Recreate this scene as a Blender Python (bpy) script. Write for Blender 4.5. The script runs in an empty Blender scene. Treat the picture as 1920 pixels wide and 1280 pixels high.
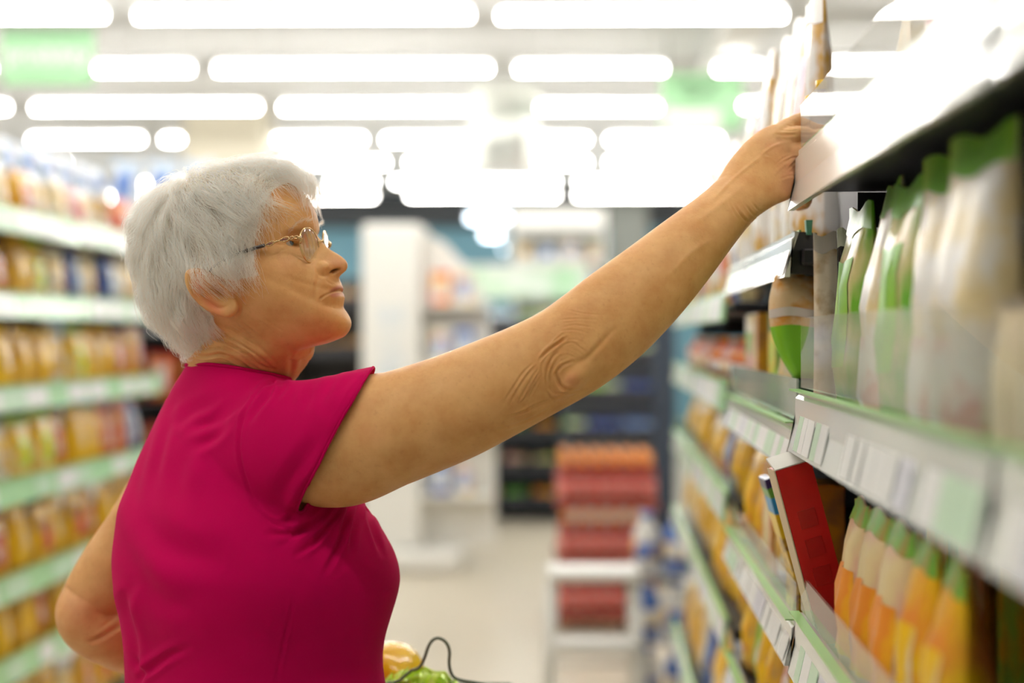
import bpy, bmesh, math, random
import numpy as np
from mathutils import Vector, Matrix

random.seed(7)
RNG = np.random.default_rng(11)
SC = bpy.context.scene
COL = SC.collection
PI = math.pi

# ------------------------------------------------------------------ camera, world, exposure
CAM_Z = 1.42
YAW = math.radians(3.43)
F = 2666.7                                   # focal length in pixels of the 1920 px wide frame
AX = np.array([math.cos(YAW), math.sin(YAW), 0.0])     # camera right
AD = np.array([-math.sin(YAW), math.cos(YAW), 0.0])    # camera forward
O = np.array([0.0, 0.0, CAM_Z])
cam = bpy.data.cameras.new('camera'); cam_o = bpy.data.objects.new('camera', cam); COL.objects.link(cam_o)
cam.sensor_width = 36.0; cam.lens = 50.0
cam_o.location = O; cam_o.rotation_euler = (PI / 2, 0, YAW)
cam.shift_y = -10 / 1920
cam.dof.use_dof = True; cam.dof.focus_distance = 1.765; cam.dof.aperture_fstop = 1.6
cam.clip_start = 0.05
SC.camera = cam_o
w = bpy.data.worlds.new('world'); SC.world = w; w.use_nodes = True
w.node_tree.nodes['Background'].inputs[0].default_value = (1.0, 0.97, 0.92, 1)
w.node_tree.nodes['Background'].inputs[1].default_value = 0.9
SC.view_settings.view_transform = 'Standard'; SC.view_settings.look = 'None'
SC.view_settings.gamma = 1.0; SC.view_settings.use_curve_mapping = False
SC.view_settings.exposure = 0.32
SC.cycles.use_denoising = True
SC.cycles.max_bounces = 8
SC.cycles.caustics_reflective = False; SC.cycles.caustics_refractive = False
SC.cycles.sample_clamp_indirect = 4.0
LAMP_STRENGTH = 40.0

def at(px, py, d):
    """world point seen at pixel (px, py) at distance d along the viewing axis"""
    return O + AD * d + AX * ((px - 960) / F * d) + np.array([0, 0, (630 - py) / F * d])
def cw(p):
    """camera-frame (right, depth, up) -> world"""
    p = np.asarray(p, float)
    return O + p[..., 0:1] * AX + p[..., 1:2] * AD + p[..., 2:3] * np.array([0, 0, 1.0])
def wc(p):
    q = np.asarray(p, float) - O
    return np.stack([q @ AX, q @ AD, q[..., 2]], -1)
def cpx(px, py, d):
    return np.array([(px - 960) / F * d, d, (630 - py) / F * d])

# ------------------------------------------------------------------ materials
MATS = {}
def mat(name, color, rough=0.5, metal=0.0, spec=0.5, noise=None, emit=None, coat=0.0, trans=0.0, alpha=1.0, sheen=0.0, bump=None):
    """plain procedural material; noise=(scale, second colour, lo, hi) mixes a second colour by a noise; bump=(scale, strength)"""
    if name in MATS: return MATS[name]
    m = bpy.data.materials.new(name); m.use_nodes = True
    nt = m.node_tree; b = nt.nodes['Principled BSDF']
    c = tuple(color) + (1,)
    b.inputs['Base Color'].default_value = c
    b.inputs['Roughness'].default_value = rough; b.inputs['Metallic'].default_value = metal
    b.inputs['Specular IOR Level'].default_value = spec
    b.inputs['Coat Weight'].default_value = coat; b.inputs['Coat Roughness'].default_value = 0.08
    b.inputs['Transmission Weight'].default_value = trans; b.inputs['Alpha'].default_value = alpha
    b.inputs['Sheen Weight'].default_value = sheen
    tc = None
    if noise or bump:
        tc = nt.nodes.new('ShaderNodeTexCoord')
    if noise:
        n = nt.nodes.new('ShaderNodeTexNoise'); n.inputs['Scale'].default_value = noise[0]; n.inputs['Detail'].default_value = 3
        r = nt.nodes.new('ShaderNodeValToRGB')
        r.color_ramp.elements[0].position = noise[2]; r.color_ramp.elements[1].position = noise[3]
        r.color_ramp.elements[0].color = c; r.color_ramp.elements[1].color = tuple(noise[1]) + (1,)
        nt.links.new(tc.outputs['Object'], n.inputs['Vector']); nt.links.new(n.outputs['Fac'], r.inputs['Fac'])
        nt.links.new(r.outputs['Color'], b.inputs['Base Color'])
    if bump:
        n = nt.nodes.new('ShaderNodeTexNoise'); n.inputs['Scale'].default_value = bump[0]; n.inputs['Detail'].default_value = 4
        bp = nt.nodes.new('ShaderNodeBump'); bp.inputs['Strength'].default_value = bump[1]; bp.inputs['Distance'].default_value = 0.002
        nt.links.new(tc.outputs['Object'], n.inputs['Vector']); nt.links.new(n.outputs['Fac'], bp.inputs['Height'])
        nt.links.new(bp.outputs['Normal'], b.inputs['Normal'])
    if emit:
        b.inputs['Emission Color'].default_value = tuple(emit[0]) + (1,); b.inputs['Emission Strength'].default_value = emit[1]
    MATS[name] = m
    return m
def glass_mat(name, tint=(0.96, 0.98, 0.97), milk=0.08, rough=0.02, ior=1.5, milk_col=(0.9, 0.88, 0.86)):
    if name in MATS: return MATS[name]
    m = bpy.data.materials.new(name); m.use_nodes = True; nt = m.node_tree; nt.nodes.clear()
    out = nt.nodes.new('ShaderNodeOutputMaterial'); fr = nt.nodes.new('ShaderNodeFresnel'); fr.inputs[0].default_value = ior
    tr = nt.nodes.new('ShaderNodeBsdfTransparent'); tr.inputs[0].default_value = tuple(tint) + (1,)
    gl = nt.nodes.new('ShaderNodeBsdfGlossy'); gl.inputs['Roughness'].default_value = rough
    df = nt.nodes.new('ShaderNodeBsdfDiffuse'); df.inputs[0].default_value = tuple(milk_col) + (1,)
    m1 = nt.nodes.new('ShaderNodeMixShader'); m1.inputs[0].default_value = milk
    m2 = nt.nodes.new('ShaderNodeMixShader')
    nt.links.new(tr.outputs[0], m1.inputs[1]); nt.links.new(df.outputs[0], m1.inputs[2])
    ge = nt.nodes.new('ShaderNodeNewGeometry'); sb = nt.nodes.new('ShaderNodeMath'); sb.operation = 'SUBTRACT'; sb.inputs[0].default_value = 1.0; ml = nt.nodes.new('ShaderNodeMath'); ml.operation = 'MULTIPLY'
    nt.links.new(ge.outputs['Backfacing'], sb.inputs[1]); nt.links.new(fr.outputs[0], ml.inputs[0]); nt.links.new(sb.outputs[0], ml.inputs[1])   # the far face of the sheet adds no second mirror
    nt.links.new(ml.outputs[0], m2.inputs[0]); nt.links.new(m1.outputs[0], m2.inputs[1]); nt.links.new(gl.outputs[0], m2.inputs[2])
    nt.links.new(m2.outputs[0], out.inputs[0]); MATS[name] = m
    return m

# ------------------------------------------------------------------ mesh helpers
def obj(name, v, f, m, parent=None, smooth=False):
    me = bpy.data.meshes.new(name); me.from_pydata([tuple(map(float, p)) for p in v], [], f); me.update()
    if smooth: me.polygons.foreach_set('use_smooth', [True] * len(me.polygons))
    for mm in (m if isinstance(m, (list, tuple)) else [m]): me.materials.append(mm)
    o = bpy.data.objects.new(name, me); COL.objects.link(o)
    if parent is not None: o.parent = parent
    return o
def tag(o, label=None, cat=None, group=None, kind=None):
    if label: o['label'] = label
    if cat: o['category'] = cat
    if group: o['group'] = group
    if kind: o['kind'] = kind
    return o
def thing(name, label, cat, loc=(0, 0, 0), rz=0.0, group=None):
    o = bpy.data.objects.new(name, None); COL.objects.link(o); o.empty_display_size = 0.05
    o.location = tuple(map(float, loc)); o.rotation_euler = (0, 0, rz)
    return tag(o, label, cat, group)
def dup(root, loc, rz, label=None, group=None, scale=None, rot=None):
    r = root.copy(); COL.objects.link(r); r.location = tuple(map(float, loc)); r.rotation_euler = rot if rot else (0, 0, rz)
    if scale: r.scale = scale
    if label: r['label'] = label
    if group: r['group'] = group
    for ch in list(root.children):
        c = ch.copy(); COL.objects.link(c); c.parent = r
        for g in ch.children:
            d = g.copy(); COL.objects.link(d); d.parent = c
    return r
class MB:
    def __init__(s): s.v = []; s.f = []
    def add(s, v, f):
        n = len(s.v); s.v += [tuple(map(float, p)) for p in v]; s.f += [[i + n for i in q] for q in f]; return s
    def box(s, c, d, bev=0.0):
        x, y, z = d[0] / 2, d[1] / 2, d[2] / 2
        if bev <= 0:
            v = [(sx * x, sy * y, sz * z) for sz in (-1, 1) for sy in (-1, 1) for sx in (-1, 1)]
            f = [[0, 2, 3, 1], [4, 5, 7, 6], [0, 1, 5, 4], [2, 6, 7, 3], [0, 4, 6, 2], [1, 3, 7, 5]]
        else:
            b = min(bev, x * .9, y * .9, z * .9); v = []; idx = {}
            for sx in (-1, 1):
                for sy in (-1, 1):
                    for sz in (-1, 1):
                        for a in range(3):
                            p = [sx * (x - b), sy * (y - b), sz * (z - b)]; p[a] = (sx * x, sy * y, sz * z)[a]
                            idx[(sx, sy, sz, a)] = len(v); v.append(p)
            f = []
            for a in range(3):
                o1, o2 = (a + 1) % 3, (a + 2) % 3
                for sg in (-1, 1):
                    q = []
                    for s1, s2 in ((-1, -1), (1, -1), (1, 1), (-1, 1)):
                        k = [0, 0, 0]; k[a] = sg; k[o1] = s1; k[o2] = s2; q.append(idx[(*k, a)])
                    f.append(q if sg > 0 else q[::-1])
            for a in range(3):
                o1, o2 = (a + 1) % 3, (a + 2) % 3
                for s1 in (-1, 1):
                    for s2 in (-1, 1):
                        k0 = [0, 0, 0]; k1 = [0, 0, 0]; k0[a] = -1; k1[a] = 1
                        for k in (k0, k1): k[o1] = s1; k[o2] = s2
                        q = [idx[(*k0, o1)], idx[(*k1, o1)], idx[(*k1, o2)], idx[(*k0, o2)]]
                        f.append(q if s1 * s2 < 0 else q[::-1])
            for sx in (-1, 1):
                for sy in (-1, 1):
                    for sz in (-1, 1):
                        q = [idx[(sx, sy, sz, a)] for a in range(3)]; f.append(q if sx * sy * sz > 0 else q[::-1])
        return s.add([(p[0] + c[0], p[1] + c[1], p[2] + c[2]) for p in v], f)
    def lathe(s, prof, n=14, c=(0, 0, 0)):
        v = []; f = []
        for r, z in prof:
            for k in range(n): v.append((c[0] + r * math.cos(2 * PI * k / n), c[1] + r * math.sin(2 * PI * k / n), c[2] + z))
        for i in range(len(prof) - 1):
            for k in range(n): f.append([i * n + k, i * n + (k + 1) % n, (i + 1) * n + (k + 1) % n, (i + 1) * n + k])
        f.append(list(range(n))[::-1]); f.append([(len(prof) - 1) * n + k for k in range(n)])
        return s.add(v, f)
    def tube(s, pts, r, n=8, closed=False):
        pts = [np.array(p, float) for p in pts]; m = len(pts); v = []; f = []; ref = None
        for i, p in enumerate(pts):
            if closed: t = pts[(i + 1) % m] - pts[i - 1]
            else: t = pts[min(i + 1, m - 1)] - pts[max(i - 1, 0)]
            t = t / (np.linalg.norm(t) + 1e-12)
            if ref is None:
                ref = np.array([0, 0, 1.0]) if abs(t[2]) < .9 else np.array([1.0, 0, 0])
            a = ref - t * (ref @ t); a = a / (np.linalg.norm(a) + 1e-12); b = np.cross(t, a); ref = a
            rr = r[i] if hasattr(r, '__len__') else r
            for k in range(n): v.append(p + rr * (a * math.cos(2 * PI * k / n) + b * math.sin(2 * PI * k / n)))
        for i in range(m if closed else m - 1):
            j = (i + 1) % m
            for k in range(n): f.append([i * n + k, i * n + (k + 1) % n, j * n + (k + 1) % n, j * n + k])
        if not closed:
            f.append(list(range(n))[::-1]); f.append([(m - 1) * n + k for k in range(n)])
        return s.add(v, f)
    def build(s, name, m, parent=None, smooth=False): return obj(name, s.v, s.f, m, parent, smooth)
def box(name, c, d, m, parent=None, bev=0.0): return MB().box(c, d, bev).build(name, m, parent)
def struct(o): o['kind'] = 'structure'; return o
ORD = 'zeroth first second third fourth fifth sixth seventh eighth ninth tenth eleventh twelfth thirteenth fourteenth fifteenth sixteenth seventeenth eighteenth nineteenth twentieth'.split()
ORD += ['twenty-' + x for x in ORD[1:10]] + ['thirtieth']

# ------------------------------------------------------------------ room shell
m_floor = mat('pale_vinyl', (0.62, 0.56, 0.44), 0.35, noise=(1.2, (0.56, 0.50, 0.40), .3, .8))
m_ceil = mat('ceiling_paint', (0.66, 0.67, 0.67), 0.9)
m_wall = mat('wall_paint', (0.34, 0.34, 0.33), 0.8)
m_teal = mat('teal_wall_paint', (0.15, 0.32, 0.40), 0.7)
m_dark = mat('dark_grey_paint', (0.03, 0.035, 0.04), 0.6)
m_cream = mat('cream_paint', (0.70, 0.65, 0.52), 0.7)
m_navy = mat('navy_paint', (0.028, 0.042, 0.065), 0.5)
X0, X1, Y0, Y1, ZC = -8.0, 7.0, -5.0, 19.0, 3.35
struct(box('floor', ((X0 + X1) / 2, (Y0 + Y1) / 2, -0.05), (X1 - X0 + .4, Y1 - Y0 + .4, 0.1), m_floor))
struct(box('ceiling', ((X0 + X1) / 2, (Y0 + Y1) / 2, ZC + .05), (X1 - X0 + .4, Y1 - Y0 + .4, 0.1), m_ceil))
struct(box('wall_left', (X0 - .1, (Y0 + Y1) / 2, ZC / 2), (.2, Y1 - Y0, ZC), m_wall))
struct(box('wall_right', (X1 + .1, (Y0 + Y1) / 2, ZC / 2), (.2, Y1 - Y0, ZC), m_wall))
struct(box('wall_back', ((X0 + X1) / 2, Y1 + .1, ZC / 2), (X1 - X0 + .4, .2, ZC), m_teal))
struct(box('wall_front', ((X0 + X1) / 2, Y0 - .1, ZC / 2), (X1 - X0 + .4, .2, ZC), m_wall))
struct(box('trim_1', ((X0 + X1) / 2, Y1 - .25, 3.08), (X1 - X0, .5, .42), m_dark))      # dark bulkhead over the far wall
struct(box('trim_2', (at(1420, 60, 7.4)[0], 7.6, ZC - .12), (.22, 5.0, .22), mat('duct_white', (.72, .72, .68), .6), bev=.01))   # duct under the ceiling
p = at(430, 260, 11.85)
struct(box('column_cream', (p[0], p[1], ZC / 2), (.66, .4, ZC), m_cream, bev=.01))
p = at(1245, 700, 8.2)
struct(box('column_navy', (p[0], p[1], .86), (.125, .125, 1.72), m_navy, bev=.006))
p = at(1178, 430, 18.0)
struct(box('column_grey', (p[0], p[1], ZC / 2), (.50, .3, ZC), mat('grey_paint', (.17, .18, .16), .6), bev=.01))

# ------------------------------------------------------------------ ceiling lamps
m_house = mat('lamp_housing', (.8, .8, .8), .4)
m_tube = mat('lamp_tube', (.9, .9, .9), .4, emit=((1.0, 0.975, 0.93), LAMP_STRENGTH))
m_tube_blue = mat('cool_lamp_tube', (.8, .85, .9), .4, emit=((.72, .87, 1.0), 9.0))
LZ = 3.05
def lamp(x0, x1, y, z, label, tilt=0.0, mt=m_tube, r=0.017, name='ceiling_lamp', group='strip lamps under the ceiling'):
    L = x1 - x0
    t = thing(name, label, 'lamp', ((x0 + x1) / 2, y, z), tilt, group)
    MB().tube([(-L / 2 + .02, 0, 0), (L / 2 - .02, 0, 0)], r, 10).build('tube', mt, t, True)
    hb = MB().box((0, 0, r + .035), (L - .02, .085, .05), .008)
    for sx in (-1, 1): hb.box((sx * (L / 2 - .012), 0, .012), (.022, .05, .07), .004)
    hb.build('housing', m_house, t)
    for sx in (-1, 1): MB().box((sx * L * .3, 0, (ZC - z + r + .06) / 2), (.012, .012, ZC - z - r - .06)).build('hanger', m_house, t)
    return t
rows = [
    (30, [(-250, 222), (235, 905), (915, 1490)]),
    (130, [(-330, 10), (162, 380), (386, 938), (950, 1265), (1322, 1452)]),
    (202, [(-260, 36), (45, 505), (510, 905), (992, 1253)]),
    (262, [(40, 285), (290, 358), (500, 700), (704, 985), (985, 1119), (1123, 1367)]),
    (305, [(45, 143), (515, 742), (748, 980), (985, 1119), (1123, 1356)]),
    (341, [(600, 720), (722, 1060), (1065, 1336)]),
    (366, [(750, 1060), (1065, 1340)])]
for i, (yy, xs) in enumerate(rows):
    d = F * (LZ - CAM_Z) / (630 - yy)
    for k, (a, b) in enumerate(xs):
        pa, pb = at(a, yy, d), at(b, yy, d)
        infl = 0.018 * (F / d) * 0 + 14           # the defocus disc widens each end in the picture
        pa, pb = at(a + infl, yy, d), at(b - infl, yy, d)
        lamp(pa[0], pb[0], (pa[1] + pb[1]) / 2, LZ, f'white strip lamp, {ORD[k + 1]} along, {ORD[i + 1]} row from the front',
             tilt=YAW * .75)
for i, (yy, xs) in enumerate(((6.0, (-6.2, -4.0, -1.8, 0.4)), (4.3, (-6.2, -4.0, -1.8, 0.4)), (2.6, (-6.2, -4.0, -1.8, 0.4)), (0.9, (-4.0, -1.8, 0.4)), (-0.8, (-4.0, -1.8)))):  # overhead rows out of view, added to light the woman
    for k, xx in enumerate(xs):
        lamp(xx - 1.0, xx + 1.0, yy, LZ, f'unseen strip lamp added overhead, above the frame, {ORD[k + 1]} across the {ORD[i + 1]} row')
for i in range(7):                                # unseen lamps added beside the far rows to brighten the far ceiling
    d = F * (LZ - CAM_Z) / (630 - rows[i][0]); xl = at(rows[i][1][0][0], 0, d)[0] - .3; xr = at(rows[i][1][-1][1], 0, d)[0] + .3; n = 0
    while xl > -6.0 and i > 2:
        n += 1; lamp(xl - 1.9, xl, d, LZ, f'unseen strip lamp added beyond the frame edge, {ORD[n]} on the shelving side, {ORD[i + 1]} row'); xl -= 2.1
    while xr < 5.0 and i > 0:
        n += 1; lamp(xr, xr + 1.9, d, LZ, f'unseen strip lamp added behind the tall shelving, {ORD[n]}, {ORD[i + 1]} row'); xr += 2.1
for k, (a, b, yy, d) in enumerate(((866, 966, 409, 16.4), (893, 950, 441, 16.9), (930, 958, 466, 17.4))):
    pa, pb = at(a + 10, yy, d), at(b - 10, yy, d)
    lamp(pa[0], pb[0], pa[1], pa[2], ('bluish', 'short bluish', 'shortest bluish')[k] + ' lamp hanging over the far wall' + (', topmost', ', under the longest one', ', lowest of three')[k], mt=m_tube_blue, r=.035, name='hanging_lamp', group='bluish lamps at the far wall')
# ================================================================== goods (front faces local -Y, base at z = 0)
def pillow(wd, ht, th, nx=9, nz=9, seed=0, gusset=.35, wob=.006, crimp=.0, narrow=0.0):
    """an inflated bag standing on its base"""
    r = np.random.default_rng(seed); v = []; f = []
    ph = r.uniform(0, 6.28, 4)
    for side in (-1, 1):
        for j in range(nz):
            z = j / (nz - 1)
            for i in range(nx):
                x = -1 + 2 * i / (nx - 1)
                prof = (1 - abs(x) ** 2.6) ** .6 if abs(x) < 1 else 0.0
                top = 1 - max(0, (z - gusset) / (1 - gusset)) ** 2.0
                bot = min(1, (z + .25) / .35)
                t = th / 2 * prof * top * bot + .0006
                wx = wd / 2 * (1 - narrow * z * z) * (1 - .05 * math.sin(PI * z))
                t += wob * prof * top * math.sin(5 * x + 7 * z + ph[0]) * math.sin(9 * z - 3 * x + ph[1])
                v.append((x * wx, side * t, z * ht + .004 * math.sin(4 * x + ph[2]) * z))
    n = nx * nz
    for j in range(nz - 1):
        for i in range(nx - 1):
            a = j * nx + i
            f.append([a, a + 1, a + nx + 1, a + nx]); f.append([n + a, n + a + nx, n + a + nx + 1, n + a + 1])
    for j in range(nz - 1):
        for i, s in ((0, 1), (nx - 1, 0)):
            a = j * nx + i; q = [a, a + nx, n + a + nx, n + a]; f.append(q if s else q[::-1])
    for i in range(nx - 1):
        a = i; f.append([a, n + a, n + a + 1, a + 1]); a = (nz - 1) * nx + i; f.append([a, a + 1, n + a + 1, n + a])
    return v, f
def patch(v, nx, nz, i0, i1, j0, j1, off=.0012, cut=True):
    """a printed label lying on the front of a pillow() bag"""
    idx = {}; pv = []; f = []
    for j in range(j0, j1 + 1):
        for i in range(i0, i1 + 1):
            p = v[j * nx + i]; idx[(i, j)] = len(pv); pv.append((p[0], p[1] - off, p[2]))
    for j in range(j0, j1):
        for i in range(i0, i1):
            f.append([idx[(i, j)], idx[(i + 1, j)], idx[(i + 1, j + 1)], idx[(i, j + 1)]])
    return pv, f
C = dict(yellow=(.90, .54, .008), amber=(.64, .28, .012), gold=(.80, .45, .03), red=(.62, .05, .03), white=(.82, .80, .76), cream=(.78, .62, .32), pasta=(.62, .36, .08),
         blue=(.06, .16, .52), navy=(.03, .03, .20), green=(.16, .45, .04), lime=(.42, .70, .06), orange=(.82, .28, .03), pink=(.75, .38, .34), paleblue=(.45, .60, .80), brown=(.25, .12, .05), dgreen=(.05, .16, .03))
def film(a, b=None, rough=.28, sc=22):
    k = 'film_' + a + '_' + str(b)
    return mat(k, C[a], rough, noise=(sc, C[b], .42, .58) if b else None, spec=.5)
PROTO = {}
def make_bag(key, film_m, label_m, seal_m, wd=.15, ht=.21, th=.075, seed=0, label_box=(2, 6, 2, 6), stripe=None):
    nx = nz = 9
    t = thing('pasta_bag', 'bag', 'bag')
    v, f = pillow(wd, ht, th, nx, nz, seed)
    obj('pouch', v, f, film_m, t, True)
    i0, i1, j0, j1 = label_box
    pv, pf = patch(v, nx, nz, i0, i1, j0, j1); obj('label_patch', pv, pf, label_m, t, True)
    pv, pf = patch(v, nx, nz, 0, 8, 7, 8, .0015); obj('seal', pv, pf, seal_m, t, True)
    if stripe:
        pv, pf = patch(v, nx, nz, 0, 8, 0, 1, .0014); obj('stripe', pv, pf, stripe, t, True)
    PROTO[key] = t; return t
def make_bottle(key, body_m, cap_m, label_m, r=.035, ht=.24, name='bottle'):
    t = thing(name, 'bottle', 'bottle')
    MB().lathe([(r * .9, 0), (r, .008), (r, ht * .62), (r * .92, ht * .7), (r * .45, ht * .84), (r * .38, ht * .9), (r * .38, ht * .93)], 14).build('body', body_m, t, True)
    MB().lathe([(r * .46, ht * .91), (r * .46, ht), (r * .40, ht * 1.005)] if key != 'cola' else [(r * .70, ht * .80), (r * .52, ht * .86), (r * .52, ht), (r * .42, ht * 1.005)], 12).build('cap', cap_m, t, True)
    MB().lathe([(r * 1.02, ht * .2), (r * 1.02, ht * .5)], 14).build('label_band', label_m, t, True)
    PROTO[key] = t; return t
def make_carton(key, body_m, front_m, wd=.12, ht=.2, dp=.06, name='carton'):
    t = thing(name, 'carton', 'carton')
    MB().box((0, 0, ht / 2), (wd, dp, ht), .002).build('body', body_m, t)
    MB().box((0, -dp / 2 - .0006, ht * .5), (wd * .8, .0012, ht * .62)).build('front_print', front_m, t)
    MB().box((0, 0, ht + .0006), (wd * .97, dp * .45, .0016)).build('top_flap', body_m, t)
    PROTO[key] = t; return t
W_, Y_, R_ = film('white'), film('yellow'), film('red')
make_bag('yellow', film('yellow', 'gold'), film('cream', 'white'), Y_, seed=1, stripe=film('pasta', 'brown'), label_box=(3, 5, 3, 5))
make_bag('amber', film('amber', 'gold'), film('red', 'white'), film('amber'), seed=2, stripe=film('pasta', 'amber'))
make_bag('golden', film('gold', 'pasta'), film('yellow', 'red', sc=9), Y_, seed=3)
make_bag('redlabel', film('yellow', 'pasta'), film('red', 'brown', sc=14), Y_, seed=4, stripe=film('pasta', 'cream'))
make_bag('white', film('white', 'cream'), film('pasta', 'yellow', sc=14), W_, seed=5, stripe=film('white', 'paleblue'))
make_bag('pink', film('white', 'pink'), film('red', 'pink', sc=14), film('pink'), seed=6, ht=.2)
make_bag('red', film('red', 'orange'), film('white', 'pink', sc=30), R_, seed=7)
make_bag('blue', film('navy', 'blue', sc=9), film('white', 'paleblue'), film('navy'), seed=8)
make_bag('lime', film('cream', 'yellow'), film('lime', 'yellow'), film('lime'), seed=9, ht=.215)
make_bag('bluewhite', film('paleblue', 'white', sc=12), film('blue', 'paleblue', sc=9), film('white', 'paleblue'), seed=10, wd=.16, ht=.15, th=.09)
make_bag('clear', film('white', 'cream', rough=.15), film('cream', 'gold'), film('white'), seed=11, wd=.13, ht=.27, th=.07)
make_bag('clearred', film('white', 'pasta', rough=.15), film('red', 'navy', sc=10), film('white'), seed=12, wd=.13, ht=.27, th=.07)
make_bag('green', film('cream', 'green', rough=.2, sc=10), film('green', 'lime', sc=8), film('green'), seed=13, wd=.13, ht=.21, th=.06)
make_bag('whitegloss', film('white', 'cream', rough=.12, sc=6), film('white', 'pink', sc=9), film('green', 'lime'), seed=14, wd=.13, ht=.22, th=.07, label_box=(1, 7, 0, 3))
make_bag('snack', film('cream', 'pink', sc=10), film('orange', 'yellow', sc=12), film('red', 'green', sc=12), seed=15, wd=.10, ht=.2, th=.055, label_box=(1, 7, 1, 5))
make_bag('snackorange', film('orange', 'yellow', sc=10), film('yellow', 'white', sc=12), film('red', 'green', sc=12), seed=16, wd=.10, ht=.2, th=.055, label_box=(1, 7, 2, 5))
make_bottle('redbottle', film('red', 'orange', sc=8), film('orange'), film('white', 'red', sc=12), .04, .23)
make_bottle('peachbottle', film('pink', 'white', sc=8), film('white'), film('cream', 'red', sc=12), .042, .22)
make_bottle('cola', mat('red_drink', (.34, .05, .03), .15, coat=.4), film('orange'), film('pink', 'red', sc=30), .037, .285)
make_bottle('yellowcap', mat('syrup_glass', (.16, .04, .03), .08, coat=.5), film('yellow'), film('cream', 'red'), .016, .12, 'small_bottle')
make_bottle('bluebottle', film('blue'), film('white'), film('white', 'yellow', sc=14), .055, .24, 'detergent_bottle')
make_bottle('whitebottle', film('white'), film('blue'), film('blue', 'yellow', sc=14), .055, .24, 'detergent_bottle')
make_carton('brown', film('brown', 'amber', sc=10), film('cream', 'red', sc=14))
make_carton('cream', film('cream', 'white', sc=6), film('pink', 'green', sc=14))
make_carton('greenbox', film('dgreen', 'green', sc=8), film('lime', 'yellow', sc=14))
make_carton('whitebox', film('white', 'cream', sc=6), film('paleblue', 'red', sc=12))
make_carton('redbox', film('red', 'orange', sc=6), film('white', 'yellow', sc=12))
make_carton('bluebox', film('blue', 'navy', sc=6), film('white', 'paleblue', sc=12))
make_bag('pastared', film('pasta', 'amber'), film('orange', 'red', sc=9), film('gold'), seed=17)
DESC = dict(yellow='yellow bag with a cream label', amber='amber bag with a red label', golden='pale pasta bag with a yellow label', redlabel='yellow bag with a dark red label', white='white bag with a tan window',
            pink='pink and white bag', red='red bag with a white label', blue='navy bag with a white label', lime='yellow bag with a lime label', bluewhite='pale blue pack', clear='tall clear bag with a cream label',
            clearred='tall clear bag with a red label', green='cream and green bag', whitegloss='glossy white bag with a green top', snack='cream snack bag with a red top', snackorange='orange snack bag with a red top',
            redbottle='red bottle with an orange cap', peachbottle='peach bottle with a white cap', cola='red drink bottle', yellowcap='small bottle with a yellow cap', bluebottle='blue detergent bottle', whitebottle='white detergent bottle',
            brown='brown carton', cream='cream carton', greenbox='green carton', whitebox='white carton', redbox='red carton', bluebox='blue carton', pastared='tan pasta bag with an orange label')
CAT = {k: ('bottle' if 'bottle' in k or k in ('cola', 'yellowcap') else 'carton' if k in ('brown', 'cream', 'whitebox', 'redbox', 'bluebox', 'greenbox') else 'bag') for k in DESC}
NAME = dict(redlabel='pasta_bag')
used = set()
def place(key, loc, rz, label, group, rot=None, scale=None):
    p = PROTO[key]
    if key in used: return dup(p, loc, rz, label, group, scale, rot)
    used.add(key); p.location = tuple(map(float, loc)); p.rotation_euler = rot if rot else (0, 0, rz)
    if scale: p.scale = scale
    p['label'] = label; p['group'] = group; p['category'] = CAT[key] if key in CAT else 'carton'
    return p

# ================================================================== shelving
m_board = mat('shelf_board', (.55, .45, .30), .5)
m_shelfdark = mat('shelf_steel_dark', (.012, .013, .018), .45)
m_rail = mat('green_rail', (.42, .72, .38), .35, coat=.3)
m_railw = mat('white_rail', (.80, .84, .80), .22, coat=.6)
m_railedge = mat('green_edge', (.36, .66, .24), .3)
def tag_mat(name, base, ink):
    if name in MATS: return MATS[name]
    m = bpy.data.materials.new(name); m.use_nodes = True; nt = m.node_tree; b = nt.nodes['Principled BSDF']; b.inputs['Roughness'].default_value = .3
    tc = nt.nodes.new('ShaderNodeTexCoord'); wv = nt.nodes.new('ShaderNodeTexWave'); wv.bands_direction = 'Y'; wv.inputs['Scale'].default_value = 60; wv.inputs['Distortion'].default_value = 3.0
    r = nt.nodes.new('ShaderNodeValToRGB'); r.color_ramp.elements[0].color = tuple(ink) + (1,); r.color_ramp.elements[1].color = tuple(base) + (1,)
    r.color_ramp.elements[0].position = .05; r.color_ramp.elements[1].position = .3
    nt.links.new(tc.outputs['Object'], wv.inputs['Vector']); nt.links.new(wv.outputs['Fac'], r.inputs['Fac']); nt.links.new(r.outputs['Color'], b.inputs['Base Color'])
    MATS[name] = m; return m
m_tags = [tag_mat('tag_white', (.88, .88, .86), (.75, .78, .78)), tag_mat('tag_green', (.55, .76, .55), (.62, .80, .62)), tag_mat('tag_lilac', (.72, .72, .80), (.60, .62, .70))]
m_pane = glass_mat('clear_plastic', milk=.22, ior=1.5, milk_col=(.92, .86, .82))
m_panelow = glass_mat('clear_plastic_low', milk=.10, ior=1.25, milk_col=(.92, .84, .72))
m_panefrost = glass_mat('frosted_plastic', tint=(.9, .95, .9), milk=.4, ior=1.2, milk_col=(.62, .70, .64))
m_pane2 = glass_mat('clear_plastic_fence', tint=(.93, .97, .94), milk=.10, ior=1.2, milk_col=(.86, .88, .76))

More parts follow.
